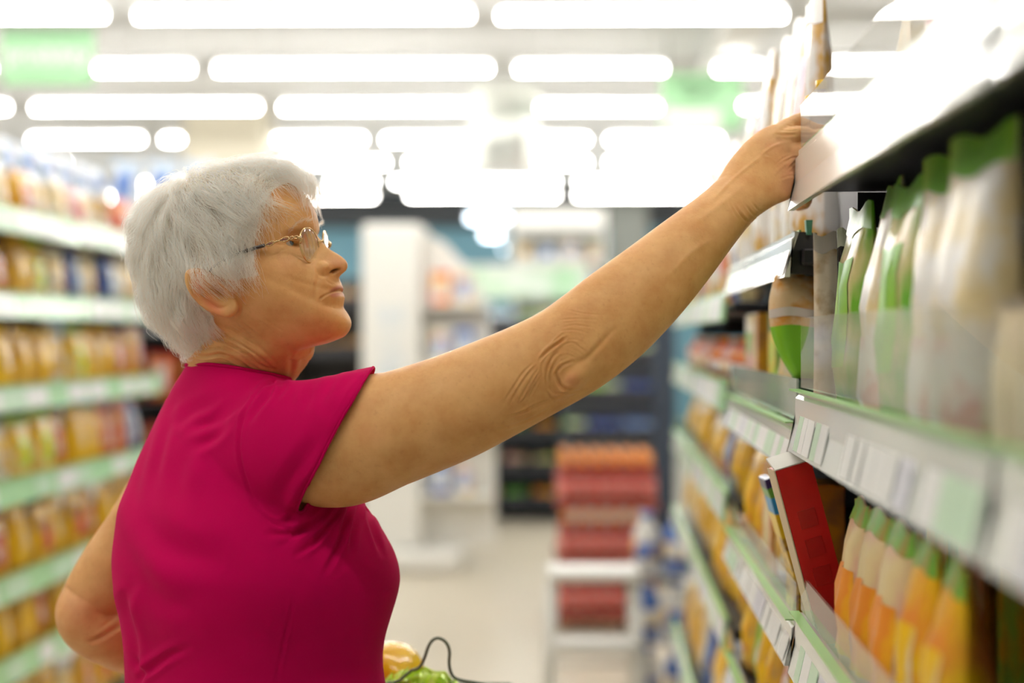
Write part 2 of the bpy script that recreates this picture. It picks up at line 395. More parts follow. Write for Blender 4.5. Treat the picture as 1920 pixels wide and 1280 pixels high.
def shelf_unit(name, label, x_front, y0, y1, zs, facing, depth=.42, rail_h=.07, rail_m=None, pane_zs=(), pane_h=.09, dark=False, tagw=.07, tag_p=.8, ztop=2.05, tilt=.006, seed=0, group=None, tag_span=None):
    """shelving along Y; its front plane is X = x_front and looks to -X (facing=-1) or +X (facing=+1). zs: heights of the rails' lower edges"""
    r = random.Random(seed); s = facing
    t = thing(name, label, 'shelving', (x_front, (y0 + y1) / 2, 0), 0, group); L = y1 - y0
    bm_ = m_shelfdark if dark else m_board
    MB().box((-s * (depth + .03), 0, ztop / 2), (.03, L - .004, ztop), .003).build('back_panel', mat('back_panel', (.07, .06, .06), .6), t)
    for sg in (-1, 1):
        MB().box((-s * (depth + .075), sg * (L / 2 - .03), ztop / 2), (.05, .05, ztop), .004).build('upright', m_shelfdark, t)
    MB().box((-s * depth / 2 - s * .03, 0, .06), (depth - .02, L - .004, .12), .004).build('plinth', m_shelfdark, t)
    for k, z in enumerate(zs):
        bz = z + rail_h * .45
        MB().box((-s * (depth / 2 + .01), 0, bz), (depth - .02, L - .006, .022), .003).build('shelf_board', bm_, t)
        for sg in (-1, 1):
            MB().box((-s * (depth * .55), sg * (L / 2 - .008), bz - .035), (depth * .7, .006, .045)).build('bracket', m_shelfdark, t)
        # sloped price rail: a shallow profile swept along Y
        h = rail_h
        prof = [(-s * .004, z), (s * .004, z), (s * (.004 - tilt), z + h), (-s * .010, z + h), (-s * .010, z + h - .006), (-s * .006, z + h - .01)]
        v = [(px_, sg * (L / 2 - .003), pz) for sg in (-1, 1) for px_, pz in prof]; n = len(prof)
        f = [[i, (i + 1) % n, n + (i + 1) % n, n + i] for i in range(n)] + [list(range(n))[::-1], [n + i for i in range(n)]]
        rl = obj('price_rail', v, f, rail_m or m_rail, t)
        eg = MB().box((-s * (.004 if k < 5 else tilt - .003), 0, z + h + .001), (.013 if k < 5 else .003, L - .006, .002)).build('rail_edge', m_railedge, rl)
        y = -L / 2 + .02
        while y < L / 2 - tagw - .02:
            wv_ = r.choice((tagw, tagw, tagw * .7))
            if r.random() < tag_p and not (rail_m is m_railw and seed < 42 and k == 5) and (tag_span is None or tag_span[0] <= (y0 + y1) / 2 + y <= tag_span[1]):
                zc = z + h * .48; hh = h * (.84 if rail_m else .74); xo = s * (.0065 - tilt * .48)
                pv = [(xo + s * tilt * .37, y, zc - hh / 2), (xo + s * tilt * .37, y + wv_, zc - hh / 2), (xo - s * tilt * .37, y + wv_, zc + hh / 2), (xo - s * tilt * .37, y, zc + hh / 2)]
                pb_ = [(a - s * .001, b, c) for a, b, c in pv]
                obj('price_tag', pv + pb_, [[0, 1, 2, 3], [7, 6, 5, 4], [0, 4, 5, 1], [1, 5, 6, 2], [2, 6, 7, 3], [3, 7, 4, 0]], m_tags[r.choice((0, 0, 1, 2)) if rail_m else r.choice((0, 0, 0, 1))], rl)
            y += wv_ + (r.choice((.002, .002, .004, .012)) if rail_m else r.choice((.004, .004, .06, .02)))
        if k in pane_zs:
            ph_ = .054 if k == 5 else .045 if k == 3 else .055 if (seed == 42 and k == 4) else pane_h
            MB().box((-s * .014, 0, z + h + .004 + ph_ / 2), (.003, L - .012, ph_)).build('front_pane', m_pane if k == 5 else m_panefrost if (seed == 42 and k == 4) else m_panelow if rail_m is m_railw else m_pane2, t)
    return t
# --- shelving behind the woman
XL = -1.74
zl = [.385, .63, .915, 1.195, 1.475, 1.728]
shelf_unit('shelf_unit', 'long shelving of pasta bags with green price rails behind the woman', XL, 3.3, 5.58, zl, +1, depth=.44, rail_h=.078, tagw=.17, tag_p=.75, ztop=1.9, tilt=.012, seed=3)
rl = random.Random(21)
plan = [  # per shelf, from the lowest: the kinds one after another from the far end towards the camera
    ['amber', 'golden', 'yellow', 'redlabel', 'amber', 'golden'],
    ['amber', 'redlabel', 'yellow', 'redlabel', 'yellow', 'redlabel', 'golden'],
    ['amber', 'golden', 'yellow', 'amber', 'redlabel', 'yellow', 'redlabel', 'yellow'],
    ['blue', 'red', 'red', 'yellow', 'yellow', 'amber', 'lime', 'lime', 'white', 'amber'],
    ['amber', 'amber', 'golden', 'yellow', 'lime', 'white', 'golden', 'golden', 'yellow', 'golden'],
    ['white', 'white', 'blue', 'white', 'blue', 'white', 'lime', 'golden', 'amber', 'golden']]
names_shelf = ['lowest', 'second lowest', 'third lowest', 'third highest', 'second highest', 'highest']
def desc(k): return DESC.get(k, DESC.get(k + '2', k + ' carton'))
for lv in range(6):
    z = zl[lv] + .078 * .45 + .0115
    kinds = plan[lv] if lv < 5 else ['pink', 'red', 'clearred', 'white', 'pink', 'clear', 'white', 'amber', 'clear', 'amber']
    if lv == 4: kinds = plan[5]
    elif lv == 3: kinds = plan[4]
    elif lv == 2: kinds = plan[3]
    elif lv == 1: kinds = plan[2]
    y = 5.475; n = 0
    while y > 3.42:
        k = kinds[n % len(kinds)]; n += 1
        sc = (1.0, 1.0, rl.uniform(.93, 1.04)) if lv < 5 else (1, 1, .68 if k.startswith('clear') else .8)
        place(k, (XL - .075 - rl.uniform(0, .03), y, z), PI / 2 + rl.uniform(-.12, .12), f'{desc(k)}, {ORD[n]} from far end, {names_shelf[lv]} shelf behind her', 'bags on the shelving behind the woman', scale=sc)
        y -= .158
y = 5.45; n = 0
while y > 3.5:
    n += 1; k = ('amber', 'white', 'golden', 'redlabel')[n % 4]
    place(k, (XL - .09, y, .1206), PI / 2 + rl.uniform(-.1, .1), f'{desc(k)}, {ORD[n]} from far end, base behind her', 'bags on the shelving behind the woman'); y -= .17
# upper tier of pale blue packs stands on a raised board at the top
rb = thing('riser_board', 'raised back board carrying pale blue packs atop the shelving', 'shelf', (XL - .23, 4.55, 1.7746))
MB().box((0, 0, .16), (.16, 1.98, .016), .003).build('board', m_board, rb)
for sg in (-1, 0, 1): MB().box((0, sg * .9, .076), (.14, .016, .152)).build('support', m_shelfdark, rb)
y = 5.44; n = 0
while y > 3.7:
    n += 1; k = 'bluewhite' if n < 9 else rl.choice(('white', 'clear', 'amber'))
    place(k, (XL - .23, y, 1.9428), PI / 2 + rl.uniform(-.1, .1), f'{desc(k)}, {ORD[n]} from far end, raised board behind her', 'packs on the raised board', scale=(1, 1, .9 if k == 'bluewhite' else .8))
    y -= .172
# --- shelving she reaches into: bays one behind another, front plane X = XR
XR = 0.25
bays = [(0.0, .93), (.94, 1.862), (1.892, 2.825), (2.835, 3.77), (3.78, 4.72)]
zr1 = [.12, .42, .72, .985, 1.272, 1.582]
zr2 = [.12, .42, .74, .985, 1.245, 1.498]
zr3 = [.12, .42, .80, 1.05, 1.27, 1.45]
lab = ['near bay of the tall shelving, beside the camera, mostly unseen', 'bay of shelving with white price rails that she reaches into', 'second bay of shelving, beyond the one she reaches into', 'third bay of shelving, two beyond her hand', 'fourth bay of shelving, at the far end of her aisle']
for i, ((a, b), zz) in enumerate(zip(bays, (zr1, zr1, zr2, zr3, zr3))):
    shelf_unit('shelf_unit', lab[i], XR, a, b, zz, -1, depth=.42, rail_h=.078 if i < 2 else .06, rail_m=m_railw if i < 3 else m_rail, pane_zs=(2, 3, 4, 5) if i < 2 else (3, 4) if i == 2 else (3,), pane_h=.09, dark=True, tagw=.05, tag_p=.93, ztop=1.95, tilt=.02 if i < 3 else .01, seed=40 + i, tag_span=(.3, 5) )
grp = ['', 'goods in the bay she reaches into', 'goods in the second bay', 'goods in the third bay', 'goods in the fourth bay']
shelfn = ['base', 'second lowest', 'third lowest', 'third highest', 'second highest', 'top']
rr = random.Random(5)
fill = {
  2: {5: ['clear', 'clearred', 'clear', 'clear', 'clearred', 'clear'], 4: ['brown', 'green', 'clear', 'greenbox', 'brown', 'cream'], 3: ['pastared', 'brown', 'golden', 'white', 'brown', 'golden', 'amber', 'golden'], 2: ['golden', 'yellow', 'golden', 'amber', 'golden', 'yellow', 'green', 'golden'], 1: ['golden', 'yellow', 'redlabel', 'golden', 'yellow', 'golden'], 0: ['yellow', 'golden', 'amber', 'golden', 'yellow', 'golden']},
  3: {5: ['clear', 'blue', 'amber', 'clear', 'clearred', 'clear'], 4: ['redbottle', 'redbottle', 'redbottle', 'peachbottle', 'redbottle', 'peachbottle', 'redbottle', 'redbottle'], 3: ['golden', 'white', 'blue', 'golden', 'white', 'golden'], 2: ['golden', 'yellow', 'golden', 'golden', 'yellow', 'golden'], 1: ['golden', 'white', 'yellow', 'golden', 'yellow', 'golden'], 0: ['white', 'blue', 'bluebottle', 'white', 'yellow', 'golden']},
  4: {5: ['amber', 'blue', 'amber', 'yellow', 'blue', 'clear'], 4: ['peachbottle', 'peachbottle', 'redbottle', 'peachbottle', 'peachbottle', 'redbottle', 'peachbottle', 'peachbottle'], 3: ['golden', 'yellow', 'golden', 'white', 'golden', 'yellow'], 2: ['golden', 'white', 'golden', 'white', 'golden', 'white'], 1: ['blue', 'white', 'golden', 'white', 'golden', 'white'], 0: ['bluebottle', 'whitebottle', 'white', 'golden', 'bluebottle', 'whitebottle', 'white']}}
for b in (2, 3, 4):
    y0, y1 = bays[b]; zz = zr2 if b == 2 else zr3
    for lv, ks in fill[b].items():
        z = zz[lv] + .06 * .45 + .0115; gap = (zz[lv + 1] - zz[lv] - .065) if lv < 5 else .5
        step = (y1 - y0 - .06) / len(ks)
        for n, k in enumerate(ks):
            if b == 2 and n == 0 and lv in (3, 4, 5): continue            # the pouch with the green foot stands there
            pr = PROTO[k]; h = max(vv.co.z for ch in pr.children for vv in ch.data.vertices)
            s_ = min(1.0, gap * .95 / h)
            if lv == 5 and k != 'clear' and k != 'clearred': s_ = min(1.25, 1.6 * s_)
            if lv == 5 and k.startswith('clear'): s_ = 1.45
            place(k, (XR + .062 + rr.uniform(0, .02), y0 + .05 + step * (n + .5) - .02, z), -PI / 2 + rr.uniform(-.1, .1), f'{desc(k)}, {ORD[n + 1]} along, {shelfn[lv]} shelf, {ORD[b]} bay', grp[b], scale=(min(s_, 1.0, step * .97 / .15 if 'bottle' not in k else 1), .9, s_))
# near bay: what stands between the shelves, one by one
zt, zm, zs3 = zr1[5] + .047, zr1[4] + .047, zr1[3] + .047
nearm = ['green', 'whitegloss', 'green', 'whitegloss', 'whitegloss', 'green', 'whitegloss', 'green']
for n in range(5):
    k = nearm[n]; y = 1.735 - .136 * n
    place(k, (XR + .068 + (.012 if n % 2 else 0), y, zm), -PI / 2 + rr.uniform(-.25, .25), f'{desc(k)}, {ORD[n + 1]} from grey end plate, shelf under her hand', 'bags on the shelf under her hand', scale=(1, 1, 1.22))
for n in range(5):
    k = 'snackorange' if n in (3, 4) else 'snack'; y = 1.655 - .108 * n
    place(k, (XR + .055, y, zs3), -PI / 2 + rr.uniform(-.15, .15), f'{desc(k)}, {ORD[n + 1]} from the red box', 'snack bags beside the red box')
for n in range(5):
    k = ('clear', 'clearred', 'clear', 'clear', 'clearred')[n]; y = 1.60 - .15 * n
    place(k, (XR + .12, y, zt), -PI / 2 + rr.uniform(-.15, .15), f'{desc(k)}, {ORD[n + 1]} behind the clear pane, near bay', 'bags behind the clear pane', scale=(1, 1, .8))
for n in range(4):
    k = ('greenbox', 'brown', 'greenbox', 'brown')[n]
    place(k, (XR + .17, 1.66 - .15 * n, zs3), -PI / 2, f'{desc(k)}, {ORD[n + 1]} from the far end, behind the snack bags', 'goods behind the snack bags', scale=(1, 1, 1))
# a slumped beige packet stands behind the pane nearest the camera
place('whitegloss', (XR + .21, 1.10, zm), -PI / 2, 'glossy white bag with a green top, behind the beige packet', 'bags on the shelf under her hand', scale=(1, 1, 1.22))
bp_ = thing('beige_packet', 'plain beige packet behind the low clear pane near the camera', 'packet', (XR + .078, 1.055, zm))
v_, f_ = pillow(.135, .125, .05, 9, 9, 77, wob=.004, gusset=.6)
v_ = [(x, y, z * (1 - .25 * (x / .135 + .5) ** 2)) for x, y, z in v_]
obj('paper', v_, f_, mat('beige_paper', (.72, .58, .36), .6), bp_, True); bp_.rotation_euler = (0, 0, -PI / 2 + .25)
pv_, pf_ = patch(v_, 9, 9, 2, 6, 6, 8, .001); obj('folded_flap', pv_, pf_, mat('beige_paper_fold', (.64, .50, .30), .6), bp_, True)
# two yellow capped bottles at her fingertips
for k, (px_, py_, d_) in enumerate(((1503, 189, 1.945), (1523, 160, 1.905))):
    p = at(px_, py_, d_)
    place('yellowcap', (p[0] + .012, p[1], zt), .3, ('small yellow-capped bottle touched by her fingertips', 'small yellow-capped bottle just behind the one she touches')[k], 'small bottles at her hand', scale=(1, 1, (p[2] + .006 - zt) / .12))
# dark grey end plate, hooked over the second bay's rail
ep = thing('end_plate', 'dark grey trapezoid end plate at the joint of two bays', 'plate', at(1500, 515, 1.90))
def local(o, pts): return [tuple(np.array(q) - np.array(o.location)) for q in pts]
pl = [at(1471, 512, 1.90), at(1527, 515, 1.90), at(1532, 437, 1.90), at(1488, 433, 1.90)]
v = local(ep, pl) + local(ep, [q + AD * .012 for q in pl])
obj('plate', v, [[0, 1, 2, 3], [7, 6, 5, 4], [0, 4, 5, 1], [1, 5, 6, 2], [2, 6, 7, 3], [3, 7, 4, 0]], mat('grey_plastic', (.055, .052, .052), .6), ep)
pl = [at(1513, 440, 1.895), at(1522, 440, 1.895), at(1524, 412, 1.895), at(1511, 412, 1.895)]
v = local(ep, pl) + local(ep, [q + AD * .01 for q in pl])
obj('green_clip', v, [[0, 1, 2, 3], [7, 6, 5, 4], [0, 4, 5, 1], [1, 5, 6, 2], [2, 6, 7, 3], [3, 7, 4, 0]], mat('green_clip', (.10, .32, .20), .4), ep)
# the pouch with a bright green foot, in focus beside the end plate
pz = 1.292; ptop = 1.42 + (630 - 512) / F * 1.93
pt = thing('pouch_pack', 'glossy pouch with cream top and bright green foot under the grey plate', 'pouch', (0, 0, 0))
b0 = at(1478, 708, 1.945); pt.location = (b0[0] + .018, b0[1], 1.362)
hgt = ptop - 1.362
rz_ = thing('riser_block', 'low dark green block under the pouch behind the frosted pane', 'block', (b0[0] + .034, b0[1] + .02, 1.2835))
MB().box((0, 0, .039), (.050, .07, .078), .004).build('block', mat('riser_green', (.08, .14, .09), .5), rz_)
MB().box((0, 0, .0785), (.046, .066, .001)).build('mat_pad', m_shelfdark, rz_)
pv, pf = pillow(.062, hgt, .03, 11, 13, 5, wob=.004, gusset=.5)
def shear(p):   # the pouch is widest in the middle and stands on a narrow foot
    zz = p[2] / hgt
    return (p[0] * (.55 + 1.05 * math.sin(PI * min(1, .10 + .72 * zz))) + .016 * (1 - zz) ** 2, p[1], p[2])
pv = [shear(q) for q in pv]
lo = [q for q in pf if max(pv[i][2] for i in q) <= hgt * .545]; hi = [q for q in pf if max(pv[i][2] for i in q) > hgt * .545]
obj('film_top', pv, hi, mat('cream_film', (.80, .62, .36), .22, noise=(24, (.72, .36, .08), .5, .62), bump=(60, .4)), pt, True)
obj('film_foot', pv, lo, mat('green_film', (.20, .58, .02), .3, coat=.3), pt, True)
q_, f_ = patch(pv, 11, 13, 0, 10, 7, 8, .0015); obj('seam_strip', q_, f_, mat('silver_film', (.75, .72, .68), .25), pt, True)
# upright glossy packs right of it, hanging under the top shelf
for k, (px_, wd_, c_, lab_) in enumerate(((1555, .022, 'cream_silver', 'narrow silvery pack standing just right of the pouch with green foot'), (1592, .016, 'black_pack', 'narrow black pack beside the silvery pack, near bay'))):
    d_ = 1.86 - .06 * k; b0 = at(px_, 700, d_)
    t = thing('slim_pack', lab_, 'pack', (b0[0], b0[1], zm + .0))
    v, f = pillow(wd_ * 1.9, .235, .03, 9, 11, 60 + k, wob=.003)
    obj('film', v, f, mat(c_, (.78, .70, .55) if k == 0 else (.015, .013, .012), .18, noise=(40, (.55, .42, .24), .5, .7) if k == 0 else None, bump=(50, .5)), t, True)
    q_, f_ = patch(v, 9, 11, 0, 8, 9, 10, .001); obj('seal', q_, f_, mat('silver_film', (.75, .72, .68), .25), t, True)
# red leaning box and the patterned pack behind it
def solid(o, name, face, dvec, m):
    v = local(o, face) + local(o, [q + dvec for q in face]); n = len(face)
    return obj(name, v, [list(range(n)), [n + i for i in range(n)][::-1]] + [[i, n + i, n + (i + 1) % n, (i + 1) % n][::1] for i in range(n)], m, o)
d_ = 1.80
rb_ = thing('red_box', 'red slim box leaning forward beneath the lower price rail', 'box', at(1530, 1150, d_))
m_redbox = mat('red_card', (.62, .006, .008), .35, noise=(9, (.50, .004, .006), .45, .6))
rb_.location = (*at(1575, 1150, d_)[:2], zs3)
tip = at(1487, 872, d_); bot = np.array([*at(1575, 1150, d_)[:2], zs3])
up = (tip - bot); hh = np.linalg.norm(up); 
wvec = (at(1525, 862, d_) - at(1454, 884, d_)); wvec = wvec / np.linalg.norm(wvec) * .047
face = [bot - wvec / 2, bot + wvec / 2, bot + up + wvec / 2, bot + up - wvec / 2]
solid(rb_, 'card_body', face, AD * .036 - AX * .002, m_redbox)
f2 = [face[3] + up * .004, face[2] + up * .004, face[2] + up * .055 + AD * .036 - AX * .002, face[3] + up * .055 + AD * .036 - AX * .002]
solid(rb_, 'top_face', [q + up * .0005 for q in f2], np.array([0, 0, -.002]), mat('white_card', (.82, .80, .74), .5))
f3 = [face[0] - AX * .0006, face[3] - AX * .0006, face[3] - AX * .0006 + AD * .036 - AX * .002, face[0] - AX * .0006 + AD * .036 - AX * .002]
solid(rb_, 'side_face', f3, -AX * .0015, mat('beige_card', (.70, .58, .38), .5))
emb = MB()
for i in range(3):
    c0 = bot + up * (.70 - .16 * i) - AD * .0004
    q = [c0 - wvec * .22 - up * .05, c0 + wvec * .26 - up * .05, c0 + wvec * .26 + up * .05, c0 - wvec * .22 + up * .05]
    emb.add(local(rb_, q) + local(rb_, [a - AD * .0006 for a in q]), [[0, 1, 2, 3], [7, 6, 5, 4], [0, 4, 5, 1], [1, 5, 6, 2], [2, 6, 7, 3], [3, 7, 4, 0]])
emb.build('embossed_print', mat('dark_red_print', (.46, .004, .006), .3), rb_)
pk = thing('printed_pack', 'slim pack printed blue, green and yellow behind the red box', 'pack', np.array([*at(1505, 1085, 1.97)[:2], zr2[3] + .0385]))
d_ = 1.97
cols = [((1428, 900), (1441, 895), (1449, 910), (1433, 918), mat('pk_navy', (.02, .03, .12), .3)), ((1433, 918), (1449, 910), (1458, 930), (1440, 935), mat('pk_green', (.10, .38, .05), .3)),
        ((1440, 935), (1458, 930), (1468, 962), (1448, 965), mat('pk_blue', (.02, .30, .62), .3)), ((1448, 965), (1468, 962), (1484, 1010), (1460, 1008), mat('pk_yellow', (.80, .58, .02), .3)),
        ((1460, 1008), (1484, 1010), (1506, 1085), (1482, 1075), mat('pk_gold', (.78, .50, .03), .3, noise=(60, (.35, .20, .03), .5, .6)))]
for i, (a, b, c, dd, m) in enumerate(cols):
    face = [at(*q, d_) for q in (dd, c, b, a)]
    solid(pk, ('cap_band', 'green_band', 'blue_print', 'yellow_print', 'gold_print')[i], face, AD * .05, m)
# base of the printed pack stands on the board
face = [at(1482, 1150, d_), at(1512, 1150, d_), at(1506, 1085, d_), at(1482, 1075, d_)]
face[0][2] = face[1][2] = zr2[3] + .0385
solid(pk, 'foot', face, AD * .05, MATS['pk_gold'])
pk.location = tuple(np.array(pk.location) + AX * .004)
# ================================================================== far part of the shop
m_white_gl = mat('white_laminate', (.82, .81, .76), .4)
m_whitemetal = mat('white_metal', (.78, .77, .73), .4)
# white display stand
p = at(742, 900, 8.8)
ds = thing('display_stand', 'tall white display stand with curved side wing on the pale floor', 'display stand', (p[0], p[1], 0), .0)
MB().box((0, 0, 1.12), (.36, .42, 1.96), .02).build('column', m_white_gl, ds)
MB().box((.10, 0, .07), (.66, .62, .14), .03).build('foot', m_white_gl, ds)
wing = [(.18, .14)] + [(.62 - .0 * k, .14) for k in range(1)] + [(.62, 1.25), (.56, 1.62), (.44, 1.85), (.30, 2.0), (.18, 2.06)]
v = [(x, -.02, z) for x, z in wing] + [(x, .02, z) for x, z in wing]; n = len(wing)
obj('side_wing', v, [list(range(n)), [n + i for i in range(n)][::-1]] + [[i, n + i, n + (i + 1) % n, (i + 1) % n] for i in range(n)], m_white_gl, ds)
for i, z in enumerate((.45, .85, 1.25, 1.6)): MB().box((.40, -.14, z), (.42, .24, .02), .003).build('shelf', m_white_gl, ds)
MB().box((.0, -.2125, 1.35), (.16, .005, .5)).build('poster_panel', mat('poster_pale', (.66, .72, .76), .4, noise=(7, (.80, .80, .76), .4, .6)), ds)
base = np.array(ds.location)
sets = [('bluebox', .461), ('whitebox', .461), ('bluebox', .861), ('redbox', .861), ('whitebox', 1.261), ('bluebox', 1.261), ('redbox', 1.611), ('whitebox', 1.611)]
for i, (k, z) in enumerate(sets):
    place(k, base + np.array([.30 + .14 * (i % 2), -.14, z]), 0, f"{desc(k)}, {ORD[i // 2 + 1]} shelf up of white display stand, {('beside its column', 'at its outer edge')[i % 2]}", 'cartons on the white display stand', scale=(.9, .9, 1))
# step ladder
p = at(1116, 1280, 5.0)
lad = thing('step_ladder', 'white metal step ladder standing in the aisle before the bottle stack', 'ladder', (p[0], p[1], 0), YAW)
wd = .34
for s in (-1, 1):
    MB().tube([(s * wd / 2, 0, .02), (s * (wd / 2 - .025), .13, .56)], .024, 8).build('front_leg', m_whitemetal, lad, True)
    MB().tube([(s * wd / 2, .36, .02), (s * (wd / 2 - .03), .17, .55)], .018, 8).build('rear_leg', m_whitemetal, lad, True)
    for y_ in (0, .36): MB().lathe([(.026, 0), (.026, .03), (.02, .034)], 10, (s * wd / 2, y_, 0)).build('rubber_foot', mat('grey_rubber', (.25, .25, .25), .7), lad, True)
MB().box((0, .15, .565), (wd - .01, .2, .035), .008).build('top_step', m_whitemetal, lad)
MB().box((0, .06, .32), (wd - .05, .12, .045), .006).build('step', m_whitemetal, lad)
MB().box((0, .025, .11), (wd - .02, .10, .04), .006).build('step', m_whitemetal, lad)
MB().tube([(-wd / 2 + .02, .29, .2), (wd / 2 - .02, .29, .2)], .009, 8).build('rear_bar', m_whitemetal, lad, True)
# stack of bottle packs on a pallet behind it
d_ = 7.0; p = at(1134, 1100, d_)
pal = thing('pallet', 'low dark pallet under the stack of red drink bottles', 'pallet', (p[0], p[1] + .1, 0), YAW)
for i in range(5): MB().box((0, -.22 + .11 * i, .035), (.50, .09, .018), .002).build('plank', mat('pallet_wood', (.24, .15, .08), .8), pal)
for i in range(3): MB().box((-.21 + .21 * i, 0, .0135), (.06, .5, .025), .002).build('runner', MATS['pallet_wood'], pal)
ca, sa = math.cos(YAW), math.sin(YAW)
m_tray = mat('red_tray', (.34, .07, .05), .5)
for lay in range(3):
    z = .045 + lay * .27
    tr = thing('bottle_tray', f'shallow red cardboard tray, {("lowest", "middle", "topmost")[lay]} of the bottle stack', 'tray', (p[0], p[1] + .1, z), YAW, 'trays of the bottle stack')
    MB().box((0, 0, .003), (.485, .49, .006)).build('floor_sheet', m_tray, tr)
    for s in (-1, 1):
        MB().box((0, s * .243, .02), (.49, .004, .03)).build('side', m_tray, tr); MB().box((s * .243, 0, .02), (.004, .482, .03)).build('side', m_tray, tr)
    for j in range(2 if lay < 2 else 5):
        for i in range(6):
            lx, ly = -.2 + .08 * i, -.2 + .095 * j
            place('cola', (p[0] + ca * lx - sa * ly, p[1] + .1 + sa * lx + ca * ly, z + .0065), rl.uniform(0, 6), f'red drink bottle, {ORD[i + 1]} along, {ORD[j + 1]} row back, {("lowest", "middle", "topmost")[lay]} tray', 'red drink bottles in the stack', scale=(1, 1, .905))
# detergent bottles stacked on the floor at the end of her shelving
gi = 0
for j, zz in enumerate((0.0, .255, .51)):
    for i in range(4):
        gi += 1; k = 'bluebottle' if (i + j) % 2 else 'whitebottle'
        pos = (at(1262, 1000, 5.05)[0] - .08 + .118 * i, 5.46, zz + .016)
        place(k, pos, 0, f'{desc(k)}, {ORD[i + 1]} from the aisle, {("lowest", "middle", "topmost")[j]} layer of the floor stack', 'detergent bottles at the end of her shelving')
for j in range(3):
    q = (at(1262, 1000, 5.05)[0] + .097, 5.46, .255 * j)
    t = thing('layer_board', f'thin grey board under the {("lowest", "middle", "topmost")[j]} layer of detergent bottles', 'board', q, 0, 'boards in the detergent stack')
    MB().box((0, 0, .008), (.49, .13, .014), .002).build('sheet', mat('grey_board', (.45, .45, .45), .7), t)
# racks at the far end of the aisle: dark frame, tilted crates of produce
def rack(name, label, cat, x0, x1, y, zs, kinds, grp, frame_m, seed, depth=.5, top=None, crate_w=.36, heap=True, fruit_r=.034):
    r = random.Random(seed); t = thing(name, label, cat, ((x0 + x1) / 2, y, 0), 0.0); L = x1 - x0; top = top or zs[-1] + .35
    MB().box((0, depth / 2, top / 2), (L, .04, top), .005).build('back_panel', frame_m, t)
    for s in (-1, 1): MB().box((s * (L / 2 + .02), depth * .25 - .1, top / 2), (.04, depth, top), .005).build('side_panel', frame_m, t)
    for z in zs: MB().box((0, .1, z), (L, depth * .72, .025), .004).build('shelf', frame_m, t)
    n_out = 0
    for li, z in enumerate(zs):
        n = max(1, int(L / crate_w))
        for i in range(n):
            k = kinds[(li * 3 + i) % len(kinds)]; cx = x0 + L * (i + .5) / n; n_out += 1
            c = thing('produce_crate', f'{k[0]} crate, {ORD[i + 1]} along, {ORD[li + 1]} shelf up, {grp}', 'crate', (cx, y + .06, z + .0128), 0, 'crates on the ' + grp)
            cw_ = L / n - .02
            MB().box((0, 0, .006), (cw_, .30, .012)).build('crate_floor', m_shelfdark, c)
            for s in (-1, 1):
                MB().box((0, s * .147, .05), (cw_, .006, .09)).build('crate_side', m_shelfdark, c); MB().box((s * (cw_ / 2 - .003), 0, .05), (.006, .288, .09)).build('crate_side', m_shelfdark, c)
            g = MB()
            for a in range(5):
                for bb in range(4):
                    rr_ = fruit_r * r.uniform(.85, 1.1); g.lathe([(rr_ * .5, -rr_ * .86), (rr_ * .95, -rr_ * .3), (rr_ * .95, rr_ * .3), (rr_ * .5, rr_ * .86)], 7, (-cw_ / 2 + .045 + (cw_ - .09) * a / 4, -.10 + .067 * bb, .055 + r.uniform(0, .03) + .02 * (bb % 2)))
            tag(g.build('produce_heap', k[1], c, True), kind='stuff')
    return t
prod = [('red', film('red', 'orange', sc=5)), ('green', film('green', 'dgreen', sc=5)), ('orange', film('orange', 'yellow', sc=5)), ('dark green', film('dgreen', 'green', sc=5)), ('pink', film('pink', 'cream', sc=5)), ('pale', film('cream', 'lime', sc=5))]
pa, pb = at(885, 900, 11.0), at(1050, 900, 11.0)
rack('produce_rack', 'dark produce rack of red, green and orange crates at the aisle end', 'rack', pa[0], pb[0], pa[1], (.10, .36, .62, .88), prod, 'produce rack', mat('rack_dark', (.03, .04, .05), .6), 4, crate_w=.17)
pa, pb = at(905, 600, 13.0), at(1230, 600, 13.0)
rack('goods_rack', 'long rack of blue, violet and white goods near the far wall', 'rack', pa[0], pb[0], pa[1], (.5, .85, 1.2, 1.48), [('blue', film('blue', 'paleblue', sc=5)), ('white', film('white', 'paleblue', sc=5)), ('pale green', film('lime', 'white', sc=5)), ('navy', film('navy', 'blue', sc=5))], 'goods rack', mat('rack_mid', (.16, .17, .2), .6), 9, top=1.6, crate_w=.3, fruit_r=.05)
pa, pb = at(560, 600, 10.5), at(690, 600, 10.5)
rack('brown_rack', 'dark brown rack of cream and tan goods beyond her face', 'rack', pa[0], pb[0], pa[1], (.2, .55, .9, 1.25, 1.6), [('cream', film('cream', 'brown', sc=6)), ('tan', film('pasta', 'brown', sc=6)), ('dark', film('brown', 'dgreen', sc=6)), ('amber', film('gold', 'cream', sc=6))], 'brown rack', mat('rack_brown', (.035, .028, .022), .6), 14, top=1.85, crate_w=.3, fruit_r=.05)
